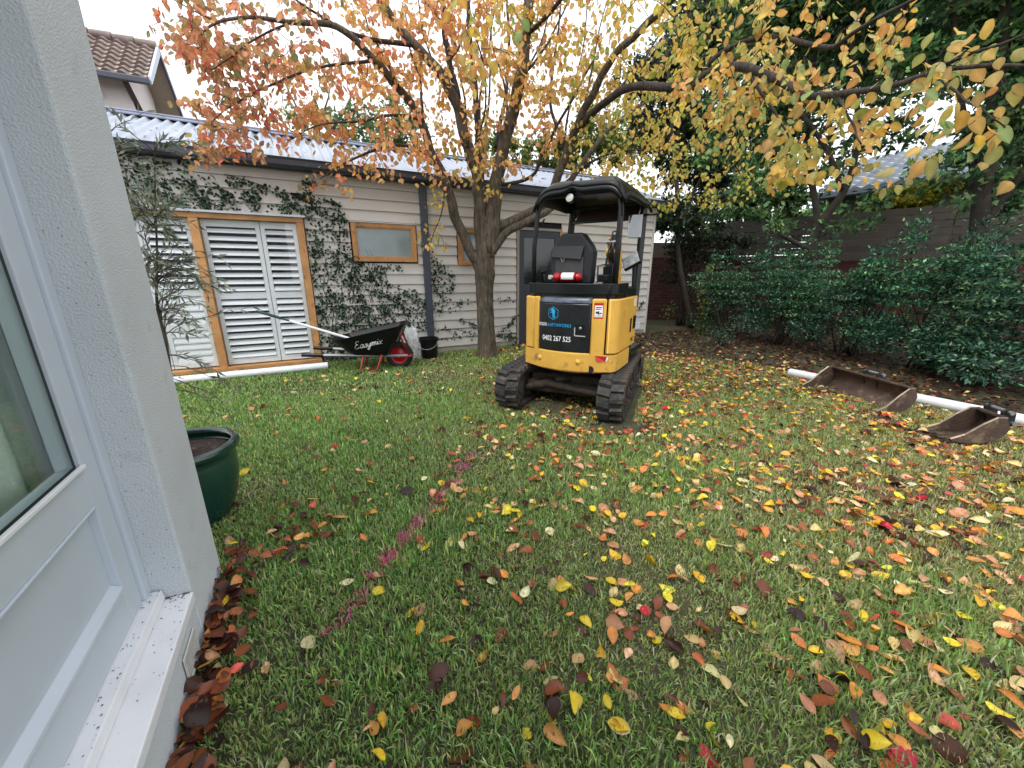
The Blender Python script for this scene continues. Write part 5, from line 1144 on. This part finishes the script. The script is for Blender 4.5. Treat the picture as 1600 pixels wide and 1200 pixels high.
back_tree('background_tree', 'dark green foliage hanging beyond the slat fence at far right', TB, [(*TB, .12), (*at(1590, 300, 9.4), .1), (*at(1600, 120, 9.4), .06)], [],
          [cloud(1560, 310, 9.4, .9, .7, .5), cloud(1620, 260, 9.2, .9, .7, .8), cloud(1590, 150, 9.4, 1.1, .8, .9), cloud(1500, 110, 9.6, 1.0, .8, .5), cloud(1560, 20, 9.6, 1.3, 1, .8)], 12000, .13, DARK, [4, 4, 3, 3, 1.3])
TB = np.array([9.2, 11.0, 0])
back_tree('background_tree', 'lime green bush glowing just above the slat fence top', TB, [(*TB, .06), (*at(1425, 330, 11), .05), (*at(1425, 290, 11), .03)], [],
          [cloud(1425, 306, 10.9, .75, .5, .34), cloud(1385, 318, 10.9, .5, .4, .2)], 3500, .12, [(150, 150, 40), (128, 134, 40), (170, 166, 50), (96, 110, 40)], mat=ML_tree)
TB = SP0 + SX * 1.2 + SY * 5.5
back_tree('background_tree', 'light green half bare tree behind the shed roof ridge', TB, [(*TB, .12), (*at(500, 240, 11.5), .1), (*at(500, 190, 11.5), .07), (*at(490, 150, 11.5), .03)],
          [path((500, 240, 11.5, .05), (470, 180, 11.5, .03), (440, 120, 11.5, .01)), path((500, 230, 11.5, .05), (540, 170, 11.5, .03), (560, 120, 11.5, .01)), path((500, 215, 11.5, .03), (455, 205, 11.5, .02), (425, 165, 11.5, .008)), path((500, 190, 11.5, .03), (515, 140, 11.5, .015), (500, 100, 11.5, .006)), path((470, 180, 11.5, .02), (450, 150, 11.5, .012), (455, 105, 11.5, .005)), path((540, 170, 11.5, .02), (575, 150, 11.5, .012), (600, 120, 11.5, .005))],
          [cloud(560, 200, 11.6, 1.0, .8, .7), cloud(620, 190, 11.8, .9, .8, .7), cloud(470, 195, 11.5, .6, .5, .4)], 2600, .13, [(130, 150, 96), (110, 134, 80), (150, 166, 112), (96, 112, 70)], mat=ML_tree, bark=M_bark)
TB = SP0 + SX * 6.0 + SY * 6.0
back_tree('background_tree', 'bright green tree showing through branches right of the shed roof', TB, [(*TB, .12), (*at(850, 270, 14), .1), (*at(850, 200, 14), .05)], [],
          [cloud(820, 245, 14, 1.0, .8, .6), cloud(880, 240, 14, 1.0, .8, .7), cloud(930, 220, 14, 1.1, .8, .8), cloud(990, 220, 14.2, 1.2, .8, 1.0), cloud(780, 240, 14, .8, .8, .5)], 9000, .15, [(120, 140, 70), (98, 122, 60), (146, 158, 86), (80, 100, 52)], mat=ML_tree)

# ------------------------------------------------------------------ the autumn tree
TREE = np.array([-.432, 6.40, 0.0])
def leaf_tree():
    r = thing('autumn_tree', 'large spreading autumn tree with orange and yellow leaves in front of the shed', 'tree', tuple(TREE))
    z = lambda px, py, Y, rad: (*at(px, py, Y), rad)
    tr = smoothpath([(*TREE + [.02, 0, -.03], .235), (*TREE + [.01, 0, .12], .185), (*TREE + [0, 0, .4], .165), (*TREE + [-.01, 0, .8], .158), (*TREE + [-.01, 0, 1.15], .162), (*TREE + [0, 0, 1.36], .178), (*TREE + [.0, 0, 1.6], .18), z(758, 380, 6.4, .165), z(760, 340, 6.38, .12)], 6)
    m = MB(); n = 26; v = []; f = []
    for i, q in enumerate(tr):
        for k in range(n):
            t = 2 * math.pi * k / n; rr = q[3] * .86 * (1 + .05 * math.sin(5 * t + i * .1) + .03 * math.sin(9 * t + 1.7 * math.sin(i * .3)) + (.14 * max(0, 1 - i / 7) * math.sin(4 * t + 1)) + .035 * math.sin(13 * t + .5 * i))
            v.append((q[0] + rr * math.cos(t), q[1] + rr * math.sin(t), q[2]))
    for i in range(len(tr) - 1):
        for k in range(n): f.append((i * n + k, i * n + (k + 1) % n, (i + 1) * n + (k + 1) % n, (i + 1) * n + k))
    m.add(v, f); m.build('trunk', M_bark, r, smooth='all', world=True)
    limbs = [
        [(752, 425, 6.4, .09), (735, 392, 6.35, .085), (712, 340, 6.3, .08), (698, 290, 6.25, .075), (673, 235, 6.1, .065), (652, 177, 5.9, .055), (611, 124, 5.6, .05), (570, 78, 5.3, .042), (525, 41, 5.1, .034), (454, 35, 4.9, .024), (393, 27, 4.7, .018), (339, 35, 4.5, .013), (314, 54, 4.4, .008)],
        [(755, 400, 6.4, .12), (750, 320, 6.4, .11), (745, 270, 6.35, .095), (731, 231, 6.3, .085), (714, 165, 6.2, .075), (685, 111, 6.0, .065), (648, 70, 5.9, .055), (611, 25, 5.8, .045), (590, -30, 5.7, .04), (560, -120, 5.6, .02)],
        [(716, 155, 6.2, .05), (702, 95, 6.2, .045), (694, 41, 6.2, .04), (692, -20, 6.2, .035), (680, -120, 6.2, .02)],
        [(765, 395, 6.38, .13), (772, 330, 6.35, .115), (774, 289, 6.3, .10), (793, 206, 6.2, .09), (813, 124, 6.0, .08), (822, 54, 5.9, .07), (828, -10, 5.8, .06), (830, -120, 5.8, .04)],
        [(752, 290, 6.5, .07), (748, 231, 6.6, .06), (745, 173, 6.7, .05), (735, 60, 6.8, .04), (725, -60, 6.9, .03)],
        [(768, 362, 6.4, .10), (815, 338, 6.5, .085), (848, 322, 6.6, .085), (866, 290, 6.6, .085), (885, 240, 6.5, .08), (905, 188, 6.3, .07), (930, 140, 6.1, .062), (957, 90, 5.9, .058), (1000, 48, 5.6, .052), (1049, 0, 5.3, .048), (1110, -60, 5, .04)],
        [(764, 402, 6.35, .09), (790, 365, 6.3, .075), (830, 343, 6.35, .07), (866, 320, 6.5, .065), (905, 262, 6.8, .055), (950, 205, 7.1, .045), (1010, 160, 7.4, .03), (1070, 150, 7.6, .015)],
        [(905, 200, 6.3, .05), (945, 160, 5.6, .05), (987, 136, 5.1, .048), (1049, 136, 4.6, .045), (1088, 127, 4.3, .043), (1119, 109, 4.1, .04), (1162, 105, 3.8, .038), (1215, 125, 3.5, .033), (1263, 149, 3.2, .028), (1307, 147, 2.95, .024), (1360, 140, 2.7, .02), (1412, 129, 2.5, .017), (1460, 112, 2.3, .013), (1534, 103, 2.1, .010), (1620, 103, 1.9, .007)],
        [(1440, 120, 2.4, .009), (1500, 90, 2.2, .008), (1560, 70, 2.1, .007), (1640, 40, 2.0, .005)],
        [(785, 289, 6.3, .03), (830, 276, 6.1, .028), (850, 235, 6, .025), (884, 173, 5.9, .02), (930, 90, 5.8, .012)],
        [(1088, 127, 4.3, .025), (1130, 80, 4.1, .022), (1206, 57, 3.8, .02), (1294, 74, 3.3, .018), (1337, 48, 3.0, .015), (1425, 0, 2.7, .011), (1500, -40, 2.5, .008)],
        [(646, 70, 5.9, .036), (582, 62, 5.5, .028), (535, 45, 5.2, .02), (470, 5, 5, .012), (420, -30, 4.9, .008)],
        [(690, 258, 6.2, .032), (636, 228, 5.8, .025), (582, 236, 5.5, .018), (530, 260, 5.2, .011), (500, 280, 5.1, .006)],
        [(655, 185, 5.9, .028), (612, 180, 5.6, .02), (560, 190, 5.3, .015), (500, 195, 5.1, .01), (450, 220, 5, .006)],
        [(585, 95, 5.4, .022), (500, 105, 5.1, .016), (430, 130, 4.9, .012), (370, 160, 4.7, .008), (330, 190, 4.6, .005)],
        [(454, 35, 4.9, .014), (400, 60, 4.7, .01), (360, 90, 4.6, .007), (330, 110, 4.5, .005)],
        [(339, 35, 4.5, .008), (290, 10, 4.4, .006), (255, -10, 4.3, .004)],
        [(822, 54, 5.9, .04), (860, 20, 5.6, .03), (900, -40, 5.3, .02)],
        [(774, 230, 6.3, .035), (790, 150, 6.6, .03), (795, 60, 6.8, .025), (790, -40, 7, .015)],
        [(885, 240, 6.5, .03), (860, 160, 6.7, .025), (868, 80, 6.9, .02), (880, -20, 7, .012)],
        [(905, 188, 6.3, .03), (955, 150, 6.7, .025), (1000, 100, 7.0, .018), (1040, 40, 7.2, .012)],
        [(866, 300, 6.6, .03), (930, 250, 7, .025), (985, 235, 7.3, .018), (1060, 240, 7.6, .01)],
        [(694, 41, 6.2, .025), (660, -10, 6, .02), (630, -80, 5.9, .012)],
        [(1162, 105, 3.8, .018), (1200, 160, 3.5, .012), (1225, 200, 3.4, .008), (1240, 235, 3.35, .005)],
        [(1307, 147, 2.95, .012), (1330, 190, 2.7, .008), (1345, 225, 2.6, .005)],
        [(1460, 112, 2.3, .008), (1500, 150, 2.05, .006), (1540, 175, 1.9, .004), (1570, 200, 1.85, .003)],
        [(745, 230, 6.3, .012), (760, 150, 4.5, .01), (745, 60, 3.4, .006), (740, 20, 3.0, .004)],
        [(698, 280, 6.25, .02), (690, 330, 6.0, .01), (672, 380, 5.9, .006), (664, 398, 5.85, .004)],
    ]
    for (x0, y0, Y0, x1, Y1) in ((745, 240, 6.3, 770, 6.6), (730, 230, 6.2, 712, 6.5), (748, 200, 6.5, 757, 6.9), (790, 210, 6.2, 776, 6.6), (800, 180, 6.1, 850, 6.3), (720, 180, 6.2, 668, 6.3), (660, 190, 5.9, 640, 6.0), (880, 250, 6.5, 910, 6.8), (895, 215, 6.4, 940, 6.6), (620, 130, 5.6, 575, 5.7), (815, 120, 6, 880, 6.1), (700, 100, 6.2, 730, 6.4)):
        limbs.append([(x0, y0, Y0, .024), (x0 + (x1 - x0) * .5 + rng.uniform(-8, 8), y0 * .68, (Y0 + Y1) / 2, .018), (x1 + rng.uniform(-8, 8), y0 * .3, Y1, .012), (x1 + (x1 - x0) * .4, -40, Y1, .007)])
    sk = []
    for q in limbs:
        p = smoothpath([z(*a) for a in q], 5); w = np.array([.02 * math.sin(i * 1.3 + q[0][0]) for i in range(len(p))])
        p[:, 3] *= (.8 if q[0][:2] in ((768, 362), (764, 402)) else .95) if q[0][3] > .085 else .88; p[:, 0] += w * (.3 + 3 * p[:, 3]); MB().tube(p[:, :3], p[:, 3], 12 if q[0][3] > .04 else 7).build('branch', M_bark if q[0][1] > 350 else M_limb, r, smooth='all', world=True)
        sk.append(p[2:, :3])
    sk = [tuple(a) for q in sk for a in q]
    # leaf tips by region: (x0,x1,y0,y1,Y0,Y1,count,leaves per tip,palette)
    PK = [(240, 160, 122), (246, 178, 128), (232, 138, 110), (244, 188, 126), (180, 158, 100), (224, 124, 106), (158, 162, 104), (140, 130, 98)]
    OR = [(246, 186, 116), (248, 200, 130), (240, 168, 110), (236, 194, 96), (180, 166, 90), (232, 158, 116)]
    YO = [(248, 208, 96), (250, 216, 126), (236, 186, 92), (188, 192, 94), (242, 196, 122), (156, 174, 88)]
    YG = [(236, 206, 82), (210, 200, 90), (170, 186, 96), (240, 214, 116), (142, 168, 86), (242, 196, 106)]
    NR = [(250, 206, 90), (252, 216, 120), (246, 188, 112), (160, 192, 116), (240, 172, 104), (180, 200, 130)]
    regs = [(235, 330, -30, 85, 4.2, 4.8, 16, 7, PK), (290, 430, 60, 230, 4.3, 5.2, 42, 7, PK), (330, 560, -40, 130, 4.4, 5.6, 52, 7, PK), (420, 660, 100, 250, 4.8, 6.0, 62, 7, PK[:4] + OR), (300, 420, 200, 262, 4.5, 5.0, 12, 6, PK),
            (480, 700, 225, 300, 4.9, 6.0, 20, 5, PK[:4] + OR), (540, 760, -50, 120, 5.2, 6.8, 80, 8, OR + PK[:3]), (640, 880, 80, 270, 5.4, 7.2, 84, 7, OR), (760, 960, -50, 150, 5.2, 7.2, 84, 8, OR + YO), (700, 800, 230, 300, 5.6, 6.3, 12, 5, OR + YO),
            (640, 700, 290, 410, 5.8, 6.1, 7, 5, YO), (880, 1060, 60, 290, 5.6, 7.8, 62, 7, YO), (950, 1180, 130, 330, 6.2, 8.0, 62, 7, YG), (960, 1200, -50, 130, 4.2, 6.5, 46, 7, YO + YG),
            (1060, 1260, 60, 240, 3.6, 4.8, 34, 6, NR), (1180, 1420, -40, 140, 2.8, 4.0, 30, 5, NR), (1200, 1400, 130, 280, 2.6, 3.6, 26, 5, NR), (1380, 1600, 60, 180, 2.0, 2.7, 12, 4, NR), (1430, 1600, 170, 250, 1.75, 2.1, 6, 4, NR),
            (1170, 1290, 250, 300, 3.2, 3.8, 6, 6, YO), (700, 830, -20, 130, 2.6, 3.4, 8, 5, NR), (560, 900, -250, -60, 4.5, 7, 40, 6, OR), (950, 1500, -220, -60, 3, 6, 36, 6, YO)]
    tips = []
    for x0, x1, y0, y1, Ya, Yb, cnt, per, pal in regs:
        for i in range(int(cnt * (1.75 if x1 < 800 else 1.85 if Ya > 3.3 else 1.3))):
            tips.append((at(rng.uniform(x0, x1), rng.uniform(y0, y1), rng.uniform(Ya, Yb)), per, pal))
    SK = np.array(sk); dist = [np.min(np.linalg.norm(SK - t[0], axis=1)) for t in tips]
    tw = MB(); P = []; D = []; N = []; LL = []; C = []
    for i in np.argsort(dist):
        t, per, pal = tips[i]; d = np.linalg.norm(SK - t, axis=1); j = int(np.argmin(d + .05 * rng.random(len(d)))); a = SK[j]; ln = d[j]
        if ln > 1.1: t = a + (t - a) / ln * rng.uniform(.5, 1.1); ln = np.linalg.norm(t - a)
        mid_ = (a + t) / 2 + rng.normal(0, .08, 3) * ln + np.array([0, 0, .10 * ln])
        p = smoothpath([(*a, 0), (*mid_, 0), (*t, 0)], 4)[:, :3]
        r0 = min(.012, .0025 + .006 * ln); near = 1 if t[1] > 3.6 else .6
        tw.tube(p, np.linspace(r0, .002, len(p)) * near, 5, cap=False); SK = np.concatenate([SK, p[2:]])
        cc = pick(pal, 1, jit=.05)[0]
        for k in range(int(rng.poisson(per)) + 1):
            q = p[int(rng.integers(len(p) // 3, len(p)))] + rng.normal(0, .05, 3); dd = norm(np.array([rng.normal(0, .75), rng.normal(0, .75), -1.0 + rng.normal(0, .35)]))
            P.append(q + dd * .03); D.append(dd); N.append(norm(rng.normal(0, 1, 3) + np.array([0, -.5, .35]))); LL.append(rng.uniform(.054, .092)); C.append(cc * .35 + pick(pal, 1, jit=.1)[0] * .65)
    o = tw.build('twig', M_twig, r, smooth='all', world=True); o['kind'] = 'stuff'
    P, D, N, LL, C = map(np.array, (P, D, N, LL, C)); px, py, w = proj(P); vis = (px > -30) & (px < 1630) & (py > -40) & (w > .3)
    show = np.where(vis, LL / np.maximum(w, .3), 0); order = np.argsort(-show); big = order[:300]; rest = order[300:]
    fo = rng.uniform(.05, .5, len(P)); cu = rng.uniform(-.5, .4, len(P))
    V = leaf_arrays(P[rest], D[rest], N[rest], LL[rest], rng.uniform(.66, .86, len(rest)), fo[rest], cu[rest])
    o = link('foliage', mesh_from_leaves('foliage', [V], [C[rest]], ML_tree), r, True); o['kind'] = 'stuff'
    var = []
    for k in range(9):
        a = leaf_arrays(np.zeros((1, 3)), np.array([[0, 1., 0]]), np.array([[0, 0, 1.]]), [1.0], [.66 + .025 * k], [.06 + .05 * k], [-.5 + .11 * k])
        me = mesh_from_leaves('leaf', [a], [np.array([[.85, .85, .85]])], ML_tree_o)
        for p in me.polygons: p.use_smooth = True
        var.append(me)
    for k, i in enumerate(big):
        o = link('leaf', var[k % 9], r); d = D[i]; s = norm(np.cross(d, N[i])); nn = np.cross(s, d)
        Mx = Matrix([[s[0], d[0], nn[0], 0], [s[1], d[1], nn[1], 0], [s[2], d[2], nn[2], 0], [0, 0, 0, 1]])
        o.matrix_local = Matrix.Translation(Vector(P[i] - TREE)) @ Mx @ Matrix.Scale(float(LL[i]), 4); o.color = (*map(float, C[i]), 1)
leaf_tree()

# ------------------------------------------------------------------ fallen leaves
FPAL = dict(yellow=[(250, 208, 56), (254, 222, 70), (246, 190, 56)], pale=[(240, 218, 150), (230, 200, 138), (246, 230, 178)], orange=[(238, 156, 72), (244, 172, 98), (228, 132, 74)], red=[(214, 62, 60), (226, 96, 80), (196, 40, 56)],
            tan=[(222, 164, 124), (232, 180, 138), (200, 142, 106)], brown=[(150, 84, 54), (166, 96, 60), (122, 68, 46)], dark=[(72, 40, 30), (88, 50, 36), (56, 34, 28)])
WORD = dict(yellow='yellow', pale='straw', orange='orange', red='red', tan='tan', brown='russet', dark='dark brown')
SHORT = dict(yellow='a yellow', pale='a straw', orange='an orange', red='a red', tan='a tan', brown='a brown', dark='a dark')
def fallen():
    n = 23000; x = rng.uniform(-5, 6, n); y = rng.uniform(.4, 8.2, n); q = rng.random(n) < .5; src = rng.integers(0, n, n); x = np.where(q, x[src] + rng.normal(0, .055, n), x); y = np.where(q, y[src] + rng.normal(0, .055, n), y)
    _, b = shed_s(x, y); px, py, w = proj(np.stack([x, y, x * 0], 1))
    clump = .5 + .5 * np.sin(2.1 * x + 1.3 * np.sin(2.7 * y)) * np.sin(2.4 * y + 1.1 * np.sin(1.9 * x))
    dens = np.clip(.24 + .26 * x + .4 * clump * (x > -.5), .085, 1) * np.where(y > 4.2, .9, 1)
    ok = (b < -.03) & ~house_in(x, y) & (bed(x, y) < .1) & ~under_tracks(x, y) & (w > .2) & (rng.random(n) < dens) & (px > -300) & (px < 3200) & (py < 1500)
    x, y = x[ok], y[ok]; n = len(x); keys = list(FPAL)
    # drift of brown leaves against the house wall
    m_ = 210; t = rng.uniform(-1.0, .15, m_); u = np.abs(rng.normal(0, .055, m_)) + .012; dx = HC[0] + HW[0] * t + HN[0] * u; dy = HC[1] + HW[1] * t + HN[1] * u
    q = .5 + .5 * np.clip((-t - .05) * 4, -1, 1); kk = rng.random(m_) < .25 + .75 * q; dx, dy = dx[kk], dy[kk]; m_ = len(dx)
    m2 = 60; ex = -1.16 + rng.normal(0, .13, m2) ; ey = 1.72 + rng.normal(0, .2, m2); o_ = ~house_in(ex, ey); ex, ey = ex[o_], ey[o_]; dx = np.concatenate([dx, ex]); dy = np.concatenate([dy, ey]); m_ = len(dx)
    ks = [keys[i] for i in rng.choice(7, n, p=[.165, .145, .17, .038, .167, .17, .145])] + [keys[i] for i in rng.choice(7, m_, p=[.01, .01, .05, .02, .06, .4, .45])]
    drift = np.array([False] * n + [True] * m_); x = np.concatenate([x, dx]); y = np.concatenate([y, dy]); n += m_
    zz = np.where(drift, rng.uniform(.012, .06, n), rng.uniform(.008, .034, n))
    P = np.stack([x, y, zz], 1); a = rng.uniform(0, 6.28, n); D = np.stack([np.cos(a), np.sin(a), rng.normal(0, .22, n)], 1); N = norm(np.stack([rng.normal(0, .42, n), rng.normal(0, .42, n), np.ones(n)], 1))
    LL = np.clip(rng.normal(.060, .014, n), .028, .095); W = rng.uniform(.52, .86, n); fo = np.abs(rng.normal(.3, .28, n)); cu = rng.normal(.35, .55, n)
    C = np.array([pick(FPAL[k], 1, jit=.1)[0] for k in ks]); P = P - norm(D) * LL[:, None] * .5
    px, py, w = proj(P); show = np.where((px > -20) & (px < 1620) & (py < 1230), LL * (.35 + np.abs(w) ** -1) / w, 0); order = np.argsort(-show); big, rest = order[:300], order[300:]
    V = leaf_arrays(P[rest], D[rest], N[rest], LL[rest], W[rest], fo[rest], cu[rest]); o = link('fallen_leaves', mesh_from_leaves('fallen_leaves', [V], [C[rest]], ML_fall))
    tag(o, 'small autumn leaves scattered thickly over the far lawn', kind='stuff')
    var = {}
    for k, i in enumerate(big):
        key = (min(4, int(fo[i] / .17)), min(6, max(0, int((cu[i] + .6) / .3))), int((W[i] - .5) / .11))
        if key not in var:
            A = leaf_arrays(np.zeros((1, 3)), np.array([[0, 1., 0]]), np.array([[0, 0, 1.]]), [1.0], [.52 + .11 * key[2]], [.05 + .18 * key[0]], [-.5 + .3 * key[1]])
            me = mesh_from_leaves('fallen_leaf', [A], [np.array([[.82, .82, .82]])], ML_fall_o)
            for p in me.polygons: p.use_smooth = True
            var[key] = me
        o = link('fallen_leaf', var[key]); d = norm(D[i]); s = norm(np.cross(d, N[i])); nn = np.cross(s, d)
        o.matrix_world = Matrix.Translation(Vector(P[i])) @ Matrix([[s[0], d[0], nn[0], 0], [s[1], d[1], nn[1], 0], [s[2], d[2], nn[2], 0], [0, 0, 0, 1]]) @ Matrix.Scale(float(LL[i]), 4); o.color = (*map(float, C[i]), 1)
        shape = ('curled ' if cu[i] > .5 else 'cupped ' if cu[i] > .22 else 'folded ' if fo[i] > .45 else 'flat ' if abs(cu[i]) < .1 else 'arched ')
        size = 'large ' if LL[i] > .086 else 'small ' if LL[i] < .062 else ''
        u = np.hypot(x[i] + .52, y[i] - 1.85)
        where = ('in drift below vent' if py[i] < 1085 and py[i] > 960 else 'in drift at the bottom edge' if py[i] >= 1085 else 'in drift by house corner' if py[i] > 860 else 'near the pot foot') if drift[i] else ('close to the house sill' if x[i] < -.45 and y[i] < 1.3 else 'by the pink line' if (abs(px[i] - (737 + (py[i] - 712) * -.79)) < 70 and py[i] < 1060) else 'between pink line and pot' if x[i] < -.4 else
                 'at the bottom right' if px[i] > 1200 and py[i] > 900 else 'at the bottom middle' if py[i] > 950 else 'before the narrow bucket' if px[i] > 1150 else 'before the excavator')
        q = np.hypot(px[big] - px[i], (py[big] - py[i]) * 1.5); q[k] = 1e9; j = big[int(np.argmin(q))]; ddx, ddy = px[i] - px[j], (py[i] - py[j]) * 1.5
        rel = ('right of' if ddx > 0 else 'left of') if abs(ddx) > abs(ddy) else ('before' if ddy > 0 else 'behind')
        where = f'{rel} {SHORT[ks[j]]} leaf {where}'
        tag(o, f'{size}{shape}{WORD[ks[i]]} leaf {where}', 'leaf', 'fallen leaves on the lawn')
    # litter bed at the back and under the hedge
    n = 30000; x = rng.uniform(-.3, 9, n); y = rng.uniform(.5, 12.2, n); _, b = shed_s(x, y); px, py, w = proj(np.stack([x, y, x * 0], 1))
    ok = (bed(x, y) > rng.normal(.0, .12, n)) & (b < -.04) & (px < 4200) & (w > .3); x, y = x[ok], y[ok]
    t = np.abs((x - TREE[0]) ** 2 + (y - TREE[1]) ** 2); n = len(x)
    u = (x - PIPE0[0]) * SX[0] + (y - PIPE0[1]) * SX[1]
    P = np.stack([x, y, rng.uniform(0, .04, n)], 1); a = rng.uniform(0, 6.28, n); D = np.stack([np.cos(a), np.sin(a), rng.normal(0, .3, n)], 1); N = norm(np.stack([rng.normal(0, .4, n), rng.normal(0, .4, n), np.ones(n)], 1))
    lite = rng.random(n) < np.clip(.22 - .12 * u, .03, .22); C = pick([(98, 58, 46), (76, 46, 38), (60, 38, 34), (118, 74, 56), (50, 33, 30)], n, jit=.15); C2 = pick([(206, 150, 110), (216, 176, 90), (190, 130, 100), (226, 196, 130)], n); C[lite] = C2[lite]
    V = leaf_arrays(P, D, N, rng.uniform(.05, .09, n), rng.uniform(.5, .8, n), rng.uniform(0, .5, n), rng.uniform(-.3, .5, n), False)
    o = link('leaf_litter', mesh_from_leaves('leaf_litter', [V], [C], ML_fall)); tag(o, 'deep brown leaf litter bed under the hedge', kind='stuff')
    # a few leaves caught on roof, tracks
    n = 150; s = rng.uniform(-2, 6, n); t = rng.uniform(.05, .95, n); P = SP0 + SX * s[:, None] + SY * (-.16 + 1.92 * t)[:, None]; P[:, 2] = 2.83 + .79 * t
    a = rng.uniform(0, 6.28, n); D = SX * np.cos(a)[:, None] + norm(SY * 1.92 + np.array([0, 0, .79])) * np.sin(a)[:, None]; N = norm(np.array([0, 0, 1.]) - SY * .4 + rng.normal(0, .2, (n, 3)))
    V = leaf_arrays(P, D, N, rng.uniform(.05, .085, n), np.full(n, .65), rng.uniform(0, .4, n), rng.uniform(0, .4, n), False)
    o = link('roof_leaves', mesh_from_leaves('roof_leaves', [V], [pick([(120, 84, 74), (90, 70, 66), (160, 100, 84)], n)], ML_fall)); tag(o, 'dry leaves lying on the corrugated shed roof', kind='stuff')
fallen()
